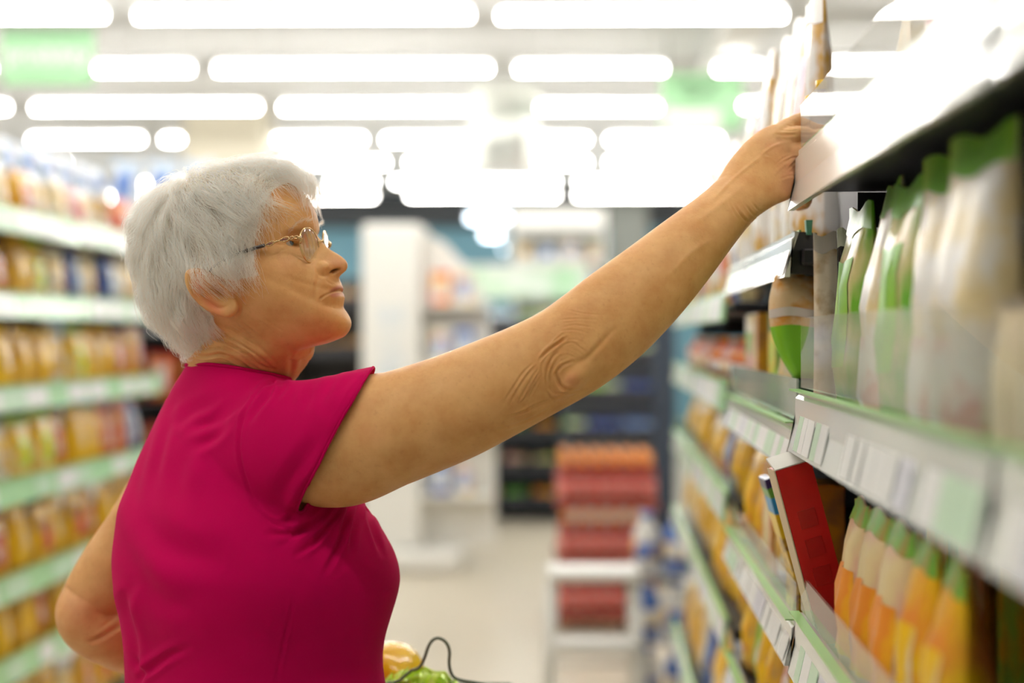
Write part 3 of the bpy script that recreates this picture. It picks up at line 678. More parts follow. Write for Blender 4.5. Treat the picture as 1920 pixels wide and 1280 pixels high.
# white open chiller / wall shelving
pa, pb = at(962, 500, 14.2), at(1136, 500, 14.2)
ch = thing('white_wall_shelving', 'tall white shelving with pale goods beyond the racks', 'shelving', ((pa[0] + pb[0]) / 2, pa[1], 0)); L = pb[0] - pa[0]
MB().box((0, .3, 1.34), (L, .04, 2.68), .004).build('back_panel', m_white_gl, ch)
for s in (-1, 1): MB().box((s * (L / 2 - .015), .02, 1.34), (.03, .52, 2.68), .004).build('side_panel', m_white_gl, ch)
for z in (1.55, 1.85, 2.15, 2.42, 2.66): MB().box((0, .02, z), (L - .064, .5, .03), .004).build('shelf', m_white_gl, ch)
MB().box((0, -.2, 2.56), (L - .064, .02, .16), .003).build('header', mat('header_pale', (.86, .85, .80), .5), ch)
for i in range(4):
    for j, z in enumerate((1.565, 1.865, 2.165)):
        k = ('whitebox', 'cream', 'white', 'bluewhite')[(i + j) % 4]
        place(k, (pa[0] + L * (i + .5) / 4, pa[1] - .05, z), 0, f'{desc(k)}, {ORD[i + 1]} along, {ORD[j + 1]} shelf up, tall white shelving', 'goods on the tall white shelving', scale=(1, 1, 1) if k != 'white' else (1, 1, .9))
# pale green fascia over the racks
pa, pb = at(850, 560, 13.6), at(1105, 560, 13.6)
ct = thing('green_fascia', 'pale green and white fascia board above the rack of blue goods', 'sign board', ((pa[0] + pb[0]) / 2, pa[1], 0)); L = pb[0] - pa[0]
MB().box((0, -.02, 1.92), (L, .06, .30), .01).build('fascia', mat('fascia_green', (.46, .76, .46), .5, noise=(1.8, (.78, .86, .76), .42, .58)), ct)
MB().box((0, -.02, 2.085), (L, .08, .03), .004).build('cap_strip', m_white_gl, ct)
for s in (-1, 1): MB().box((s * L * .48, .04, 1.04), (.05, .05, 2.08)).build('post', m_shelfdark, ct)
# hanging signs
m_sg = mat('sign_green', (.30, .56, .30), .5); m_sw = mat('sign_white', (.68, .68, .65), .5)
m_sp = mat('sign_pale', (.74, .76, .70), .5); m_pink = mat('sign_pink', (.80, .56, .52), .5); m_let = mat('sign_lettering', (.85, .88, .83), .5)
def hanging_sign(name, label, x0, x1, y0, y1, d, panels, m_edge):
    pa, pb = at(x0, y1, d), at(x1, y0, d); W = (x1 - x0) / F * d; H = (y1 - y0) / F * d; c = at((x0 + x1) / 2, (y0 + y1) / 2, d)
    t = thing(name, label, 'sign', c, YAW)
    MB().box((0, 0, 0), (W, .02, H), .004).build('board', m_edge, t)
    for nm, fx0, fx1, fy0, fy1, m in panels:
        MB().box(((fx0 + fx1 - 1) / 2 * W, -.012, (.5 - (fy0 + fy1) / 2) * H), ((fx1 - fx0) * W, .004, (fy1 - fy0) * H)).build(nm, m, t)
    for s in (-1, 1): MB().tube([(s * W * .42, 0, H / 2), (s * W * .42, 0, ZC - c[2])], .004, 6).build('hanger', m_shelfdark, t)
    return t, W, H
sg, W, H = hanging_sign('hanging_sign', 'green hanging sign with white lettering above the shelving behind her', 5, 176, 52, 160, 6.9, [('front_panel', .02, .98, .03, .97, m_sg), ('top_band', .02, .98, .03, .2, mat('sign_green_pale', (.42, .62, .42), .5))], m_sg)
cu = bpy.data.curves.new('lettering', 'FONT'); cu.body = 'produkty'; cu.size = .115; cu.align_x = 'CENTER'; cu.align_y = 'CENTER'; cu.extrude = .002; cu.space_character = .95
tmp_ = bpy.data.objects.new('tmp', cu); COL.objects.link(tmp_); lm_ = bpy.data.meshes.new_from_object(tmp_.evaluated_get(bpy.context.evaluated_depsgraph_get())); bpy.data.objects.remove(tmp_)
lo_ = bpy.data.objects.new('lettering', lm_); COL.objects.link(lo_); lo_.parent = sg; lo_.location = (0, -.018, 0); lo_.rotation_euler = (PI / 2, 0, 0); lm_.materials.clear(); lm_.materials.append(m_let)
hanging_sign('hanging_sign', 'green over white hanging sign near her raised hand', 1240, 1392, 138, 242, 9.2, [('green_panel', .0, 1, .0, .66, m_sg), ('white_panel', .03, .72, .66, 1, m_sw), ('lettering_line', .2, .72, .14, .26, mat('sign_lettering_pale', (.45, .66, .45), .5)), ('lettering_line', .24, .66, .36, .48, MATS['sign_lettering_pale'])], m_sg)
hanging_sign('hanging_banner', 'tall pale banner with faint green top and pink foot', 884, 1008, 155, 322, 10.4, [('front_panel', .03, .97, .02, .98, m_sp), ('green_band', .2, .97, .16, .4, mat('sign_mint', (.70, .80, .68), .5)), ('pink_foot', .2, .8, .62, .99, mat('sign_blush', (.78, .66, .62), .5)), ('pink_edge', .7, .82, .5, .99, m_pink)], m_sp)
# goods seen past the end of the shelving behind her
ec = thing('end_shelf', 'tall dark end shelf of red, pink and blue packs between the shelving and her neck', 'shelving', (at(310, 660, 6.35)[0], at(310, 660, 6.35)[1], 0))
MB().box((0, .16, 1.0), (.50, .03, 2.0), .004).build('back_panel', m_shelfdark, ec)
zs_ = (.1, .45, .8, 1.12, 1.42, 1.70, 1.95)
for z in zs_: MB().box((0, 0, z), (.50, .28, .02), .003).build('shelf', m_shelfdark, ec)
b0 = np.array(ec.location)
for j, z in enumerate(zs_):
    for i in range(3):
        k = ('red', 'red', 'red', 'red', ('blue', 'white', 'pink')[i], ('pink', 'red', 'pink')[i], 'bluewhite')[j]
        place(k, b0 + np.array([-.165 + .165 * i, -.03, z + .0106]), 0, f'{desc(k)}, {ORD[i + 1]} along, {ORD[j + 1]} shelf up, dark end shelf', 'bags on the dark end shelf', scale=(.92, 1, 1.6 if j == 6 else 1.05))
# ================================================================== the woman
DH = 1.855
FEET = at(430, 640, DH); FEET[2] = 0
def clean(a): return np.asarray(a, float)
def pinterp(xs, ys, x): return np.interp(x, xs, ys)
def sm(a, b, x):
    t = np.clip((x - a) / (b - a), 0, 1); return t * t * (3 - 2 * t)
def catmull(P, n):
    P = np.asarray(P, float); m = len(P); Q = np.vstack([2 * P[0] - P[1], P, 2 * P[-1] - P[-2]]); out = []
    for s in np.linspace(0, m - 1, n):
        i = min(int(s), m - 2); t = s - i; p0, p1, p2, p3 = Q[i], Q[i + 1], Q[i + 2], Q[i + 3]
        out.append(.5 * (2 * p1 + (p2 - p0) * t + (2 * p0 - 5 * p1 + 4 * p2 - p3) * t * t + (3 * p1 - p0 - 3 * p2 + p3) * t ** 3))
    return np.array(out)
class Soup:
    """closed surfaces in the camera frame, later fused into one skin"""
    def __init__(s): s.v = []; s.f = []; s.n = 0
    def add(s, v, f):
        s.v.append(np.asarray(v, float)); s.f += [[i + s.n for i in q] for q in f]; s.n += len(v)
    def rings(s, R):
        R = np.asarray(R); m, n, _ = R.shape
        v = np.vstack([R.reshape(-1, 3), R[0].mean(0)[None], R[-1].mean(0)[None]]); f = []
        for i in range(m - 1):
            for k in range(n): f.append([i * n + k, i * n + (k + 1) % n, (i + 1) * n + (k + 1) % n, (i + 1) * n + k])
        for k in range(n):
            f.append([m * n, (k + 1) % n, k]); f.append([m * n + 1, (m - 1) * n + k, (m - 1) * n + (k + 1) % n])
        # outward orientation
        c = R.mean((0, 1)); a, b, d = R[m // 2, 0], R[m // 2, 1], R[min(m // 2 + 1, m - 1), 0]
        if np.dot(np.cross(b - a, d - a), a - R[m // 2].mean(0)) < 0: f = [q[::-1] for q in f]
        s.add(v, f)
    def limb(s, secs, n=40, seg=36, endplane=None, ball=True):
        """secs: (px, py, depth, half thickness in px across the picture, depth half-thickness in m)"""
        secs = np.asarray(secs, float)
        P = np.array([[*cpx(a[0], a[1], a[2]), a[3] / F * a[2], a[4]] for a in secs]); Q = catmull(P, n)
        R = []; th = np.linspace(0, 2 * PI, seg, endpoint=False)
        T = np.gradient(Q[:, :3], axis=0); T /= np.linalg.norm(T, axis=1)[:, None]
        def ring(c, t, a, b):
            v = c / np.linalg.norm(c); n1 = np.cross(t, v); n1 /= np.linalg.norm(n1); n2 = np.cross(n1, t)
            return c + a * np.cos(th)[:, None] * n1 + b * np.sin(th)[:, None] * n2
        if ball:
            for k in (80, 60, 35): R.append(ring(Q[0, :3] - T[0] * math.sin(math.radians(k)) * Q[0, 3:].mean() * .9, T[0], *(Q[0, 3:] * math.cos(math.radians(k)))))
        for i in range(n):
            q = ring(Q[i, :3], T[i], Q[i, 3], Q[i, 4])
            if endplane is not None:                      # the open end of a sleeve lies in one plane
                dd = (q - endplane[0]) @ endplane[1]; q = q - np.outer(np.clip(dd, 0, None) / (T[i] @ endplane[1]), T[i])
            R.append(q)
        if ball:
            for k in (35, 60, 80): R.append(ring(Q[-1, :3] + T[-1] * math.sin(math.radians(k)) * Q[-1, 3:].mean() * .9, T[-1], *(Q[-1, 3:] * math.cos(math.radians(k)))))
        s.rings(R)
    def finger(s, pts, r0, r1, n=22, seg=14):
        """pts in the camera frame"""
        Q = catmull(pts, n); R = []; th = np.linspace(0, 2 * PI, seg, endpoint=False)
        T = np.gradient(Q, axis=0); T /= np.linalg.norm(T, axis=1)[:, None]; ref = np.array([0, -1.0, .3])
        rad = np.linspace(r0, r1, n)
        cs = [(Q[0], T[0], rad[0])] + [(Q[i], T[i], rad[i]) for i in range(n)] + [(Q[-1] + T[-1] * r1 * math.sin(a), T[-1], r1 * math.cos(a)) for a in (.5, .95, 1.35)]
        for c, t, r in cs:
            n1 = np.cross(t, ref); n1 /= np.linalg.norm(n1); n2 = np.cross(n1, t); R.append(c + r * (np.cos(th)[:, None] * n1 + np.sin(th)[:, None] * n2))
        s.rings(R)
def fused(soup, voxel, smooth=2, fac=.5):
    me = bpy.data.meshes.new('tmp'); V = np.vstack(soup.v); me.from_pydata(V.tolist(), [], soup.f); me.update()
    o = bpy.data.objects.new('tmp', me); COL.objects.link(o)
    m = o.modifiers.new('r', 'REMESH'); m.mode = 'VOXEL'; m.voxel_size = voxel; m.adaptivity = 0
    if smooth:
        q = o.modifiers.new('s', 'SMOOTH'); q.factor = fac; q.iterations = smooth
    dg = bpy.context.evaluated_depsgraph_get(); out = bpy.data.meshes.new_from_object(o.evaluated_get(dg)); bpy.data.objects.remove(o); bpy.data.meshes.remove(me)
    return out
def get_v(me):
    a = np.empty(len(me.vertices) * 3, np.float32); me.vertices.foreach_get('co', a); return a.reshape(-1, 3).astype(float)
def set_v(me, v): me.vertices.foreach_set('co', v.astype(np.float32).ravel()); me.update()
def get_n(me):
    a = np.empty(len(me.vertices) * 3, np.float32); me.vertex_normals.foreach_get('vector', a); return a.reshape(-1, 3).astype(float)
def smooth_mask(me, v, mask, it):
    e = np.empty(len(me.edges) * 2, np.int32); me.edges.foreach_get('vertices', e); e = e.reshape(-1, 2); k = len(v)
    sel = np.where((mask[e[:, 0]] > 0) | (mask[e[:, 1]] > 0))[0]; e = e[sel]
    deg = np.bincount(e.ravel(), minlength=k).clip(1)
    for _ in range(it):
        s = np.stack([np.bincount(e[:, 0], v[e[:, 1], a], k) + np.bincount(e[:, 1], v[e[:, 0], a], k) for a in range(3)], 1) / deg[:, None]
        v = v + (s - v) * (.6 * mask)[:, None]
    return v
def pix(v): return 960 + F * v[:, 0] / v[:, 1], 630 - F * v[:, 2] / v[:, 1]

# ---- head frame: u forward, v up, w towards her right (the camera's side)
HY = math.radians(13.5); hs, hc = math.sin(HY), math.cos(HY)
HC = cpx(450, 480, DH)
def uvw2c(u, v, w): return np.stack([HC[0] + u * hc - w * hs, HC[1] - u * hs - w * hc, HC[2] + v], -1)
def c2uvw(p):
    q = p - HC; return q[:, 0] * hc - q[:, 1] * hs, q[:, 2], -q[:, 0] * hs - q[:, 1] * hc
def uv(px, py, w=0.0):
    k = (px - 960) / F
    u = (k * (HC[1] - w * hc) - HC[0] + w * hs) / (hc + k * hs)
    return u, (630 - py) / F * (HC[1] - u * hs - w * hc) - HC[2]
class Polar:
    def __init__(s, pts, w=0.0):
        uvs = np.array([uv(a, b, w) for a, b in pts]); al = np.arctan2(uvs[:, 1], uvs[:, 0]); r = np.hypot(uvs[:, 0], uvs[:, 1])
        o = np.argsort(al); al, r = al[o], r[o]; s.al = np.concatenate([al - 2 * PI, al, al + 2 * PI]); s.r = np.concatenate([r, r, r])
        g = np.linspace(-PI, PI, 1441)[:-1]; rr = np.interp(g, s.al, s.r); k = np.exp(-(np.arange(-6, 7) / 2.6) ** 2); k /= k.sum()
        rr = np.convolve(np.concatenate([rr[-6:], rr, rr[:6]]), k, 'valid'); s.g = np.concatenate([g - 2 * PI, g, g + 2 * PI]); s.rr = np.concatenate([rr, rr, rr])
    def __call__(s, a): return np.interp(a, s.g, s.rr)
base_pts = [(590, 411), (592, 425), (590, 440), (599, 462), (609, 482), (620, 500), (629, 518), (634, 530), (638, 538), (636, 548), (641, 557), (641, 569), (641, 581), (650, 593), (655, 607), (653, 618), (645, 630), (624, 640), (590, 649), (540, 657),
            (480, 662), (420, 657), (370, 645), (335, 615), (305, 565), (288, 515), (280, 470), (284, 425), (303, 385), (340, 352), (390, 332), (440, 326), (490, 328), (530, 338), (560, 355), (578, 378), (586, 395)]
nose_pts = [(590, 411), (592, 425), (593, 440), (604, 453), (617, 467), (635, 477), (647, 486), (652.5, 495), (650, 506), (641, 513), (634, 518), (634, 530)]
RB = Polar(base_pts); RN = Polar([p for p in base_pts if p not in [(590, 440), (599, 462), (609, 482), (620, 500), (629, 518), (634, 530)]] + nose_pts[2:])
WH = .0755
def wscale(u, v):
    """narrower towards the face, jaw and nape"""
    return 1 - .10 * sm(.02, .11, u) - .14 * sm(-.02, -.12, v) * sm(-.05, .05, u) - .10 * sm(-.05, -.13, v)
def head_surface(al, w0):
    """al: angle in the profile plane; w0 in [-WH, WH]"""
    q = 1 - np.abs(w0 / WH) ** 2.35
    rb = RB(al) * np.clip(q, 0, 1) ** (1 / 2.15)
    dn = np.clip(RN(al) - RB(al), 0, None)
    wn = .0085 + .0055 * np.exp(-((al + .12) / .16) ** 2)
    rb = rb + dn * np.exp(-(np.abs(w0) / wn) ** 2.3)
    u, v = rb * np.cos(al), rb * np.sin(al)
    return u, v, w0 * wscale(u, v)
S = Soup()
na, nb = 260, 90
bet = np.linspace(-PI / 2, PI / 2, nb + 2)[1:-1]; alg = np.linspace(-PI, PI, na, endpoint=False)
R = []
for b in bet:
    u, v, w_ = head_surface(alg, np.full(na, WH * math.sin(b)))
    R.append(uvw2c(u, v, w_))
S.rings(R)
# neck: rings in the camera frame from inside the head down to the shoulders
def ellipse_rings(rows, dd, n=48):
    out = []
    for y, xl, xr, d, hd in rows:
        c = cpx((xl + xr) / 2, y, d); a = (xr - xl) / 2 / F * d; th = np.linspace(0, 2 * PI, n, endpoint=False)
        out.append(np.stack([c[0] + a * np.cos(th), c[1] + hd * np.sin(th), np.full(n, c[2])], 1))
    return out
neck_rows = [(590, 372, 560, 1.865, .050), (620, 362, 570, 1.865, .054), (645, 353, 592, 1.868, .057), (665, 349, 586, 1.872, .057), (690, 353, 570, 1.882, .050), (715, 364, 550, 1.888, .042), (740, 372, 530, 1.89, .036), (780, 375, 520, 1.88, .04)]
S.rings(ellipse_rings(neck_rows, 0))
# ear on the camera side (and its twin): a curved plate leaning out to the rear
ear_px = [(441, 549), (449, 570), (447, 585), (437, 594), (428, 595.5), (415, 591), (400, 583), (388, 572), (376, 556), (367, 537), (364, 520), (368, 508), (380, 503), (396, 506), (412, 516), (426, 530)]
ew = .066
eu = np.array([uv(a, b, ew) for a, b in ear_px]); ec_ = eu.mean(0)
def ear_mesh(sgn):
    P = catmull(np.vstack([eu, eu[:1]]), 64)[:-1]; v = []; f = []; ns = 7
    def lift(q): return ew + .004 + .42 * np.clip(eu[:, 0].max() - .006 - q[..., 0], 0, .05)      # the rear edge stands off the head
    rad = [0, .25, .5, .7, .85, .96, 1.0]; thick = [.004, .004, .004, .0042, .0052, .0046, .0]
    for side in (1, -1):
        for r_, t_ in zip(rad, thick):
            q = ec_ + (P - ec_) * r_; w_ = lift(q) + side * t_
            v.append(np.stack([q[:, 0], q[:, 1], sgn * w_], 1))
    V = np.concatenate(v); n = len(P)
    for s_ in range(2):
        for i in range(ns - 1):
            for k in range(n):
                a = (s_ * ns + i) * n + k; b = (s_ * ns + i) * n + (k + 1) % n; q = [a, b, b + n, a + n]; f.append(q if s_ == 0 else q[::-1])
    for k in range(n):
        a, b = (ns - 1) * n + k, (ns - 1) * n + (k + 1) % n; q = [a, b, b + ns * n, a + ns * n]; f.append(q)
    if sgn < 0: f = [q[::-1] for q in f]
    S.add(uvw2c(V[:, 0], V[:, 1], V[:, 2]), f)
ear_mesh(1); ear_mesh(-1)
# plug between ear and head so that the ear is attached along its front
for sg in (1, -1):
    pts = [uvw2c(*uv(px_, py_, ew), sg * (ew - .004)) for px_, py_ in ((392, 520), (415, 545), (436, 572))]
    S.finger(pts, .012, .009)
# torso under the shirt (rings turned 45 degrees away from the camera)
PSI = math.radians(45); tc, ts = math.cos(PSI), math.sin(PSI)
torso_rows = [(668, 353, 500, 1.2), (680, 348, 505, 1.2), (692, 341, 512, 1.25), (705, 331, 535, 1.4), (725, 316, 575, 1.55), (755, 297, 606, 1.65), (800, 270, 622, 1.6), (850, 249, 634, 1.5), (900, 232, 660, 1.4), (950, 215, 694, 1.28), (1000, 208, 726, 1.22), (1040, 207, 745, 1.18), (1075, 211, 752, 1.16), (1105, 215, 749, 1.16),
              (1150, 222, 737, 1.18), (1190, 226, 726, 1.2), (1230, 229, 721, 1.2), (1280, 231, 727, 1.2), (1340, 228, 748, 1.2), (1420, 220, 768, 1.2), (1520, 222, 772, 1.2), (1600, 225, 768, 1.2)]
def torso_rings(inset, rows=torso_rows, n=110, dC=1.882):
    P = catmull(np.array([[a, b, c, d] for a, b, c, d in rows], float), 90); out = []; th = np.linspace(0, 2 * PI, n, endpoint=False)
    for y, xl, xr, ra in P:
        c = cpx((xl + xr) / 2, y, dC); half = (xr - xl) / 2 / F * dC - inset
        b = half / math.sqrt((ra * ts) ** 2 + tc ** 2); a = ra * b
        # superellipse, lateral a, front-back b
        cx, sx = np.cos(th), np.sin(th); e = 2 / 2.25
        lx = a * np.sign(cx) * np.abs(cx) ** e; fy = b * np.sign(sx) * np.abs(sx) ** e
        # lateral axis (her right) = (ts, -tc), forward = (tc, ts) in (right, depth)
        mx = lx * ts + fy * tc; ext = np.abs(mx).max(); k = half / ext
        out.append(np.stack([c[0] + k * mx, c[1] + k * (-lx * tc + fy * ts), np.full(n, c[2])], 1))
    return out
S.rings(torso_rings(.010, rows=torso_rows[4:]))
# right arm, raised to the shelf
arm = [(500, 850, 1.83, 92, .060), (560, 846, 1.79, 102, .064), (640, 833, 1.755, 117, .064), (720, 808, 1.735, 110, .062), (760, 796, 1.73, 105.5, .060), (850, 763, 1.72, 101, .058), (940, 722, 1.712, 95, .054), (1010, 688, 1.705, 91, .050), (1062, 660, 1.70, 90, .046), (1110, 626, 1.705, 90, .044),
       (1160, 585, 1.715, 88, .044), (1220, 532, 1.735, 80, .043), (1280, 474, 1.76, 69, .039), (1330, 424, 1.785, 58, .033), (1366, 388, 1.805, 52, .029), (1395, 360, 1.825, 51, .027)]
S.limb(arm, 130, 72)
# elbow bone
S.limb([(1050, 728, 1.680, 24, .02), (1085, 697, 1.677, 27, .022), (1108, 668, 1.682, 20, .02)], 16, 20)
# right hand: palm, four fingers closing round a bottle, thumb above
S.limb([(1385, 368, 1.818, 52, .026), (1415, 338, 1.838, 61, .024), (1445, 314, 1.855, 68, .022), (1472, 296, 1.872, 68, .019), (1488, 288, 1.88, 60, .016)], 24, 32)
def fing(pts, r0, r1): S.finger([cpx(*p) for p in pts], r0, r1)
fing([(1462, 262, 1.868), (1498, 252, 1.872), (1526, 262, 1.895), (1530, 290, 1.925), (1512, 304, 1.945)], .0125, .0085)
fing([(1468, 292, 1.864), (1506, 286, 1.868), (1536, 296, 1.892), (1540, 322, 1.925), (1520, 334, 1.945)], .0125, .0085)
fing([(1464, 322, 1.862), (1502, 320, 1.866), (1530, 330, 1.890), (1533, 352, 1.920), (1514, 360, 1.940)], .012, .008)
fing([(1450, 352, 1.858), (1484, 354, 1.864), (1508, 364, 1.884), (1510, 380, 1.908), (1496, 386, 1.925)], .0108, .007)
fing([(1412, 300, 1.85), (1448, 262, 1.868), (1482, 237, 1.893), (1508, 226, 1.918), (1524, 232, 1.935)], .0165, .0095)
# left arm: elbow out behind her back, forearm forward along her far side
S.limb([(356, 800, 1.98, 50, .045), (318, 890, 2.01, 60, .05), (264, 988, 2.04, 63, .05), (213, 1061, 2.045, 62, .048), (173, 1120, 2.045, 57, .045), (155, 1150, 2.035, 50, .042), (174, 1178, 2.04, 52, .042), (228, 1200, 2.07, 56, .040), (300, 1240, 2.14, 42, .034), (390, 1268, 2.21, 36, .029), (470, 1290, 2.27, 31, .025)], 90, 48)
S.limb([(466, 1289, 2.268, 33, .020), (510, 1302, 2.285, 42, .018), (560, 1314, 2.30, 44, .016)], 16, 24)
for k, (y0_, dl) in enumerate(((1290, 0), (1306, .0), (1324, 0), (1340, 0))):
    fing([(548, y0_, 2.30), (592, y0_ + 4, 2.292), (618, y0_ + 14, 2.275), (612, y0_ + 26, 2.255), (592, y0_ + 28, 2.245)], .0105, .0075)
fing([(505, 1282, 2.275), (550, 1268, 2.258), (592, 1280, 2.248), (610, 1296, 2.24)], .013, .0085)
me = fused(S, .0016, 3, .5)
V = get_v(me)
hu, hv, hw = c2uvw(V)
# soften the joins of neck, head and ear
px_, py_ = pix(V)
jm = np.exp(-((py_ - 655) / 26) ** 2) * (px_ > 320) * (px_ < 640) * (V[:, 1] > 1.7) * (np.abs(hw) < .1)
jm = np.maximum(jm, .9 * np.exp(-((px_ - 1392) ** 2 + (py_ - 362) ** 2) / 45 ** 2)); jm = np.maximum(jm, .8 * np.exp(-((px_ - 1470) ** 2 + (py_ - 300) ** 2) / 40 ** 2)); jm = np.maximum(jm, .85 * np.exp(-((px_ - 1082) ** 2 + (py_ - 694) ** 2) / 70 ** 2))
V = smooth_mask(me, V, jm, 24); set_v(me, V)
# ---------------- sculpting: pushes and creases given where the photograph shows them (mirrored on the head's far side)
N = get_n(me); hu, hv, hw = c2uvw(V)
is_head = (hv > -.135) & (np.abs(hw) < .115) & (hu > -.16) & (hu < .16)
M = uvw2c(hu, hv, np.abs(hw)); mx, my = pix(M)                    # pixel of the mirrored point
bx, by = pix(V)
nf = -N @ np.array([0, 1.0, 0])                                     # facing the camera
nh = np.where(hw < 0, N @ np.array([hs, hc, 0]), -N @ np.array([hs, hc, 0]))   # facing sideways, either side
HX, HYp = np.where(is_head, mx, bx), np.where(is_head, my, by)
FACE = np.where(is_head, nh, nf)
D = np.zeros(len(V)); TINT = np.zeros((len(V), 4)); DV = np.zeros_like(V)
def nearest(poly, X, Y):
    best = np.full(len(X), 1e9); tt = np.zeros(len(X)); P = catmull(np.array(poly, float), max(8, 5 * len(poly))); L = len(P) - 1
    for i in range(L):
        a, b = P[i], P[i + 1]; d = b - a; t = np.clip(((X - a[0]) * d[0] + (Y - a[1]) * d[1]) / (d @ d + 1e-9), 0, 1)
        q = np.hypot(X - a[0] - t * d[0], Y - a[1] - t * d[1]); m = q < best; best[m] = q[m]; tt[m] = (i + t[m]) / L
    return best, tt
def crease(poly, width, depth, ridge=.45, thr=-.1, taper=True, head=None):
    """a fold: a groove along the line with a raised lip on both sides; width in px, depth in mm"""
    p = np.array(poly); pad = width * 4; sel = np.where((HX > p[:, 0].min() - pad) & (HX < p[:, 0].max() + pad) & (HYp > p[:, 1].min() - pad) & (HYp < p[:, 1].max() + pad) & (FACE > thr))[0]
    if head is not None: sel = sel[is_head[sel] == head]
    if not len(sel): return
    d, t = nearest(poly, HX[sel], HYp[sel]); k = np.sin(PI * np.clip(t, .02, .98)) ** .6 if taper else 1.0
    D[sel] += depth * .001 * k * (-np.exp(-(d / width) ** 2) + ridge * np.exp(-((d - 1.9 * width) / width) ** 2))
def bump(x, y, rx, depth, ry=None, thr=-.2, ang=0.0, head=None, pw=2):
    ry = ry or rx; dx, dy = HX - x, HYp - y; c, s = math.cos(ang), math.sin(ang)
    q = np.sqrt(((dx * c + dy * s) / rx) ** 2 + ((-dx * s + dy * c) / ry) ** 2); m = (FACE > thr) & (q < 3)
    if head is not None: m &= is_head == head
    D[m] += depth * .001 * np.exp(-q[m] ** pw)
def tint(x, y, rx, col, a, ry=None, ang=0.0, thr=-.2, pw=2):
    ry = ry or rx; dx, dy = HX - x, HYp - y; c, s = math.cos(ang), math.sin(ang)
    k = a * np.exp(-np.hypot((dx * c + dy * s) / rx, (-dx * s + dy * c) / ry) ** pw) * (FACE > thr)
    TINT[:, :3] = np.where((k > TINT[:, 3])[:, None], np.array(col), TINT[:, :3]); TINT[:, 3] = np.maximum(TINT[:, 3], k)
# face
bump(548, 455, 24, -5.0, 15, head=True); bump(568, 450, 15, -5.5, 14, head=True); bump(582, 480, 15, -4.5, 16, head=True)      # eye socket
bump(552, 428, 30, 1.4, 9, ang=.1, head=True)                                           # brow
bump(540, 500, 34, 2.6, 22, head=True)                                                  # cheek
bump(606, 501, 10.5, 6.8, 9.5, head=True, pw=3); bump(628, 497, 14, 1.4, 9, head=True)  # wing of the nose
crease([(600, 486), (594, 496), (596, 510), (606, 517), (616, 515)], 2.6, 1.6, .3, head=True)
bump(628, 508, 9.5, -7.5, 3.6, ang=-.35, thr=-.8, head=True, pw=3)                      # nostril
crease([(597, 505), (597, 520), (594, 535), (592, 552), (594, 572)], 4.0, .8, .5, head=True)   # smile line
crease([(641, 544), (627, 546), (614, 551), (601, 559)], 1.9, 1.6, .5, taper=False, head=True)    # mouth
crease([(601, 558), (599, 566), (600, 574)], 2.2, .5, .3, head=True)
bump(632, 539, 9, 1.0, 5, head=True); bump(634, 556, 9, 1.2, 5, head=True)
bump(625, 572, 15, -1.2, 8, head=True); bump(632, 605, 22, 1.2, 18, head=True)
bump(570, 600, 30, 1.5, 24, head=True)                                                  # jowl
for pl in ([(520, 388), (516, 410), (517, 440)], [(530, 432), (529, 412), (536, 394), (552, 380), (575, 378)], [(512, 398), (526, 376), (548, 364), (570, 366)], [(520, 384), (545, 370), (565, 372)], [(537, 420), (546, 402), (566, 392), (584, 396)]):
    crease(pl, 1.9, .55, .6, head=True)
for pl in ([(541, 458), (535, 466), (524, 470)], [(536, 456), (526, 458), (514, 456)], [(536, 462), (520, 476), (505, 480)], [(545, 464), (556, 468), (574, 468)], [(540, 470), (556, 480), (582, 486)]):
    crease(pl, 1.7, .6, .5, head=True)
crease([(540, 452), (552, 446), (568, 445)], 1.6, 1.0, .6, head=True)                   # upper lid fold
crease([(451, 548), (456, 560), (462, 574), (470, 584)], 1.8, .7, .5, head=True); crease([(444, 540), (452, 556), (456, 572)], 1.6, .6, .5, head=True)
for pl in ([(455, 572), (480, 586), (505, 604), (540, 624)], [(462, 590), (492, 606), (520, 628)], [(626, 562), (625, 572), (626, 580)], [(618, 562), (617, 572)], [(634, 562), (634, 574)], [(612, 526), (620, 532), (628, 534)]):
    crease(pl, 1.8, .4, .5, head=True)
# neck folds
for pl, wd_, dp_ in (([(396, 632), (420, 640), (448, 654), (470, 668), (492, 684), (515, 690)], 2.6, 1.5), ([(403, 618), (430, 632), (460, 650), (490, 670), (512, 690)], 2.2, 1.1), ([(412, 606), (445, 620), (474, 640), (500, 662), (518, 678)], 2.4, 1.0),
                    ([(434, 602), (456, 618), (480, 640), (498, 655)], 2.2, .9), ([(446, 598), (470, 618), (500, 640)], 2.0, .6), ([(355, 664), (385, 668), (418, 664), (450, 680), (478, 700), (500, 722)], 2.8, 1.8), ([(362, 655), (390, 654), (416, 652)], 2.0, 1.0),
                    ([(395, 645), (430, 662), (462, 684), (486, 706)], 2.0, .7), ([(540, 640), (548, 670), (546, 700), (538, 720)], 6, 1.0), ([(570, 650), (566, 680), (556, 705)], 5, .8)):
    crease(pl, wd_, dp_ * 1.5, .6)
bump(505, 665, 26, 2.0, 60, ang=.35)
# ear
crease([(376, 520), (377, 540), (386, 558), (400, 571), (414, 577), (425, 574)], 3.0, 2.6, .25, head=True)   # groove inside the rim
bump(409, 545, 15, -7.5, 11, ang=.6, head=True, pw=3); bump(414, 551, 7, -3.5, 5, head=True)
bump(436, 545, 7, 3.2, 10, ang=-.5, head=True); crease([(395, 535), (398, 552), (412, 560), (432, 557)], 2.6, -1.3, 0, head=True)
bump(432, 583, 12, 1.2, 11, head=True)
crease([(449, 552), (454, 570), (452, 588), (440, 600)], 2.4, 1.8, .2, head=True)
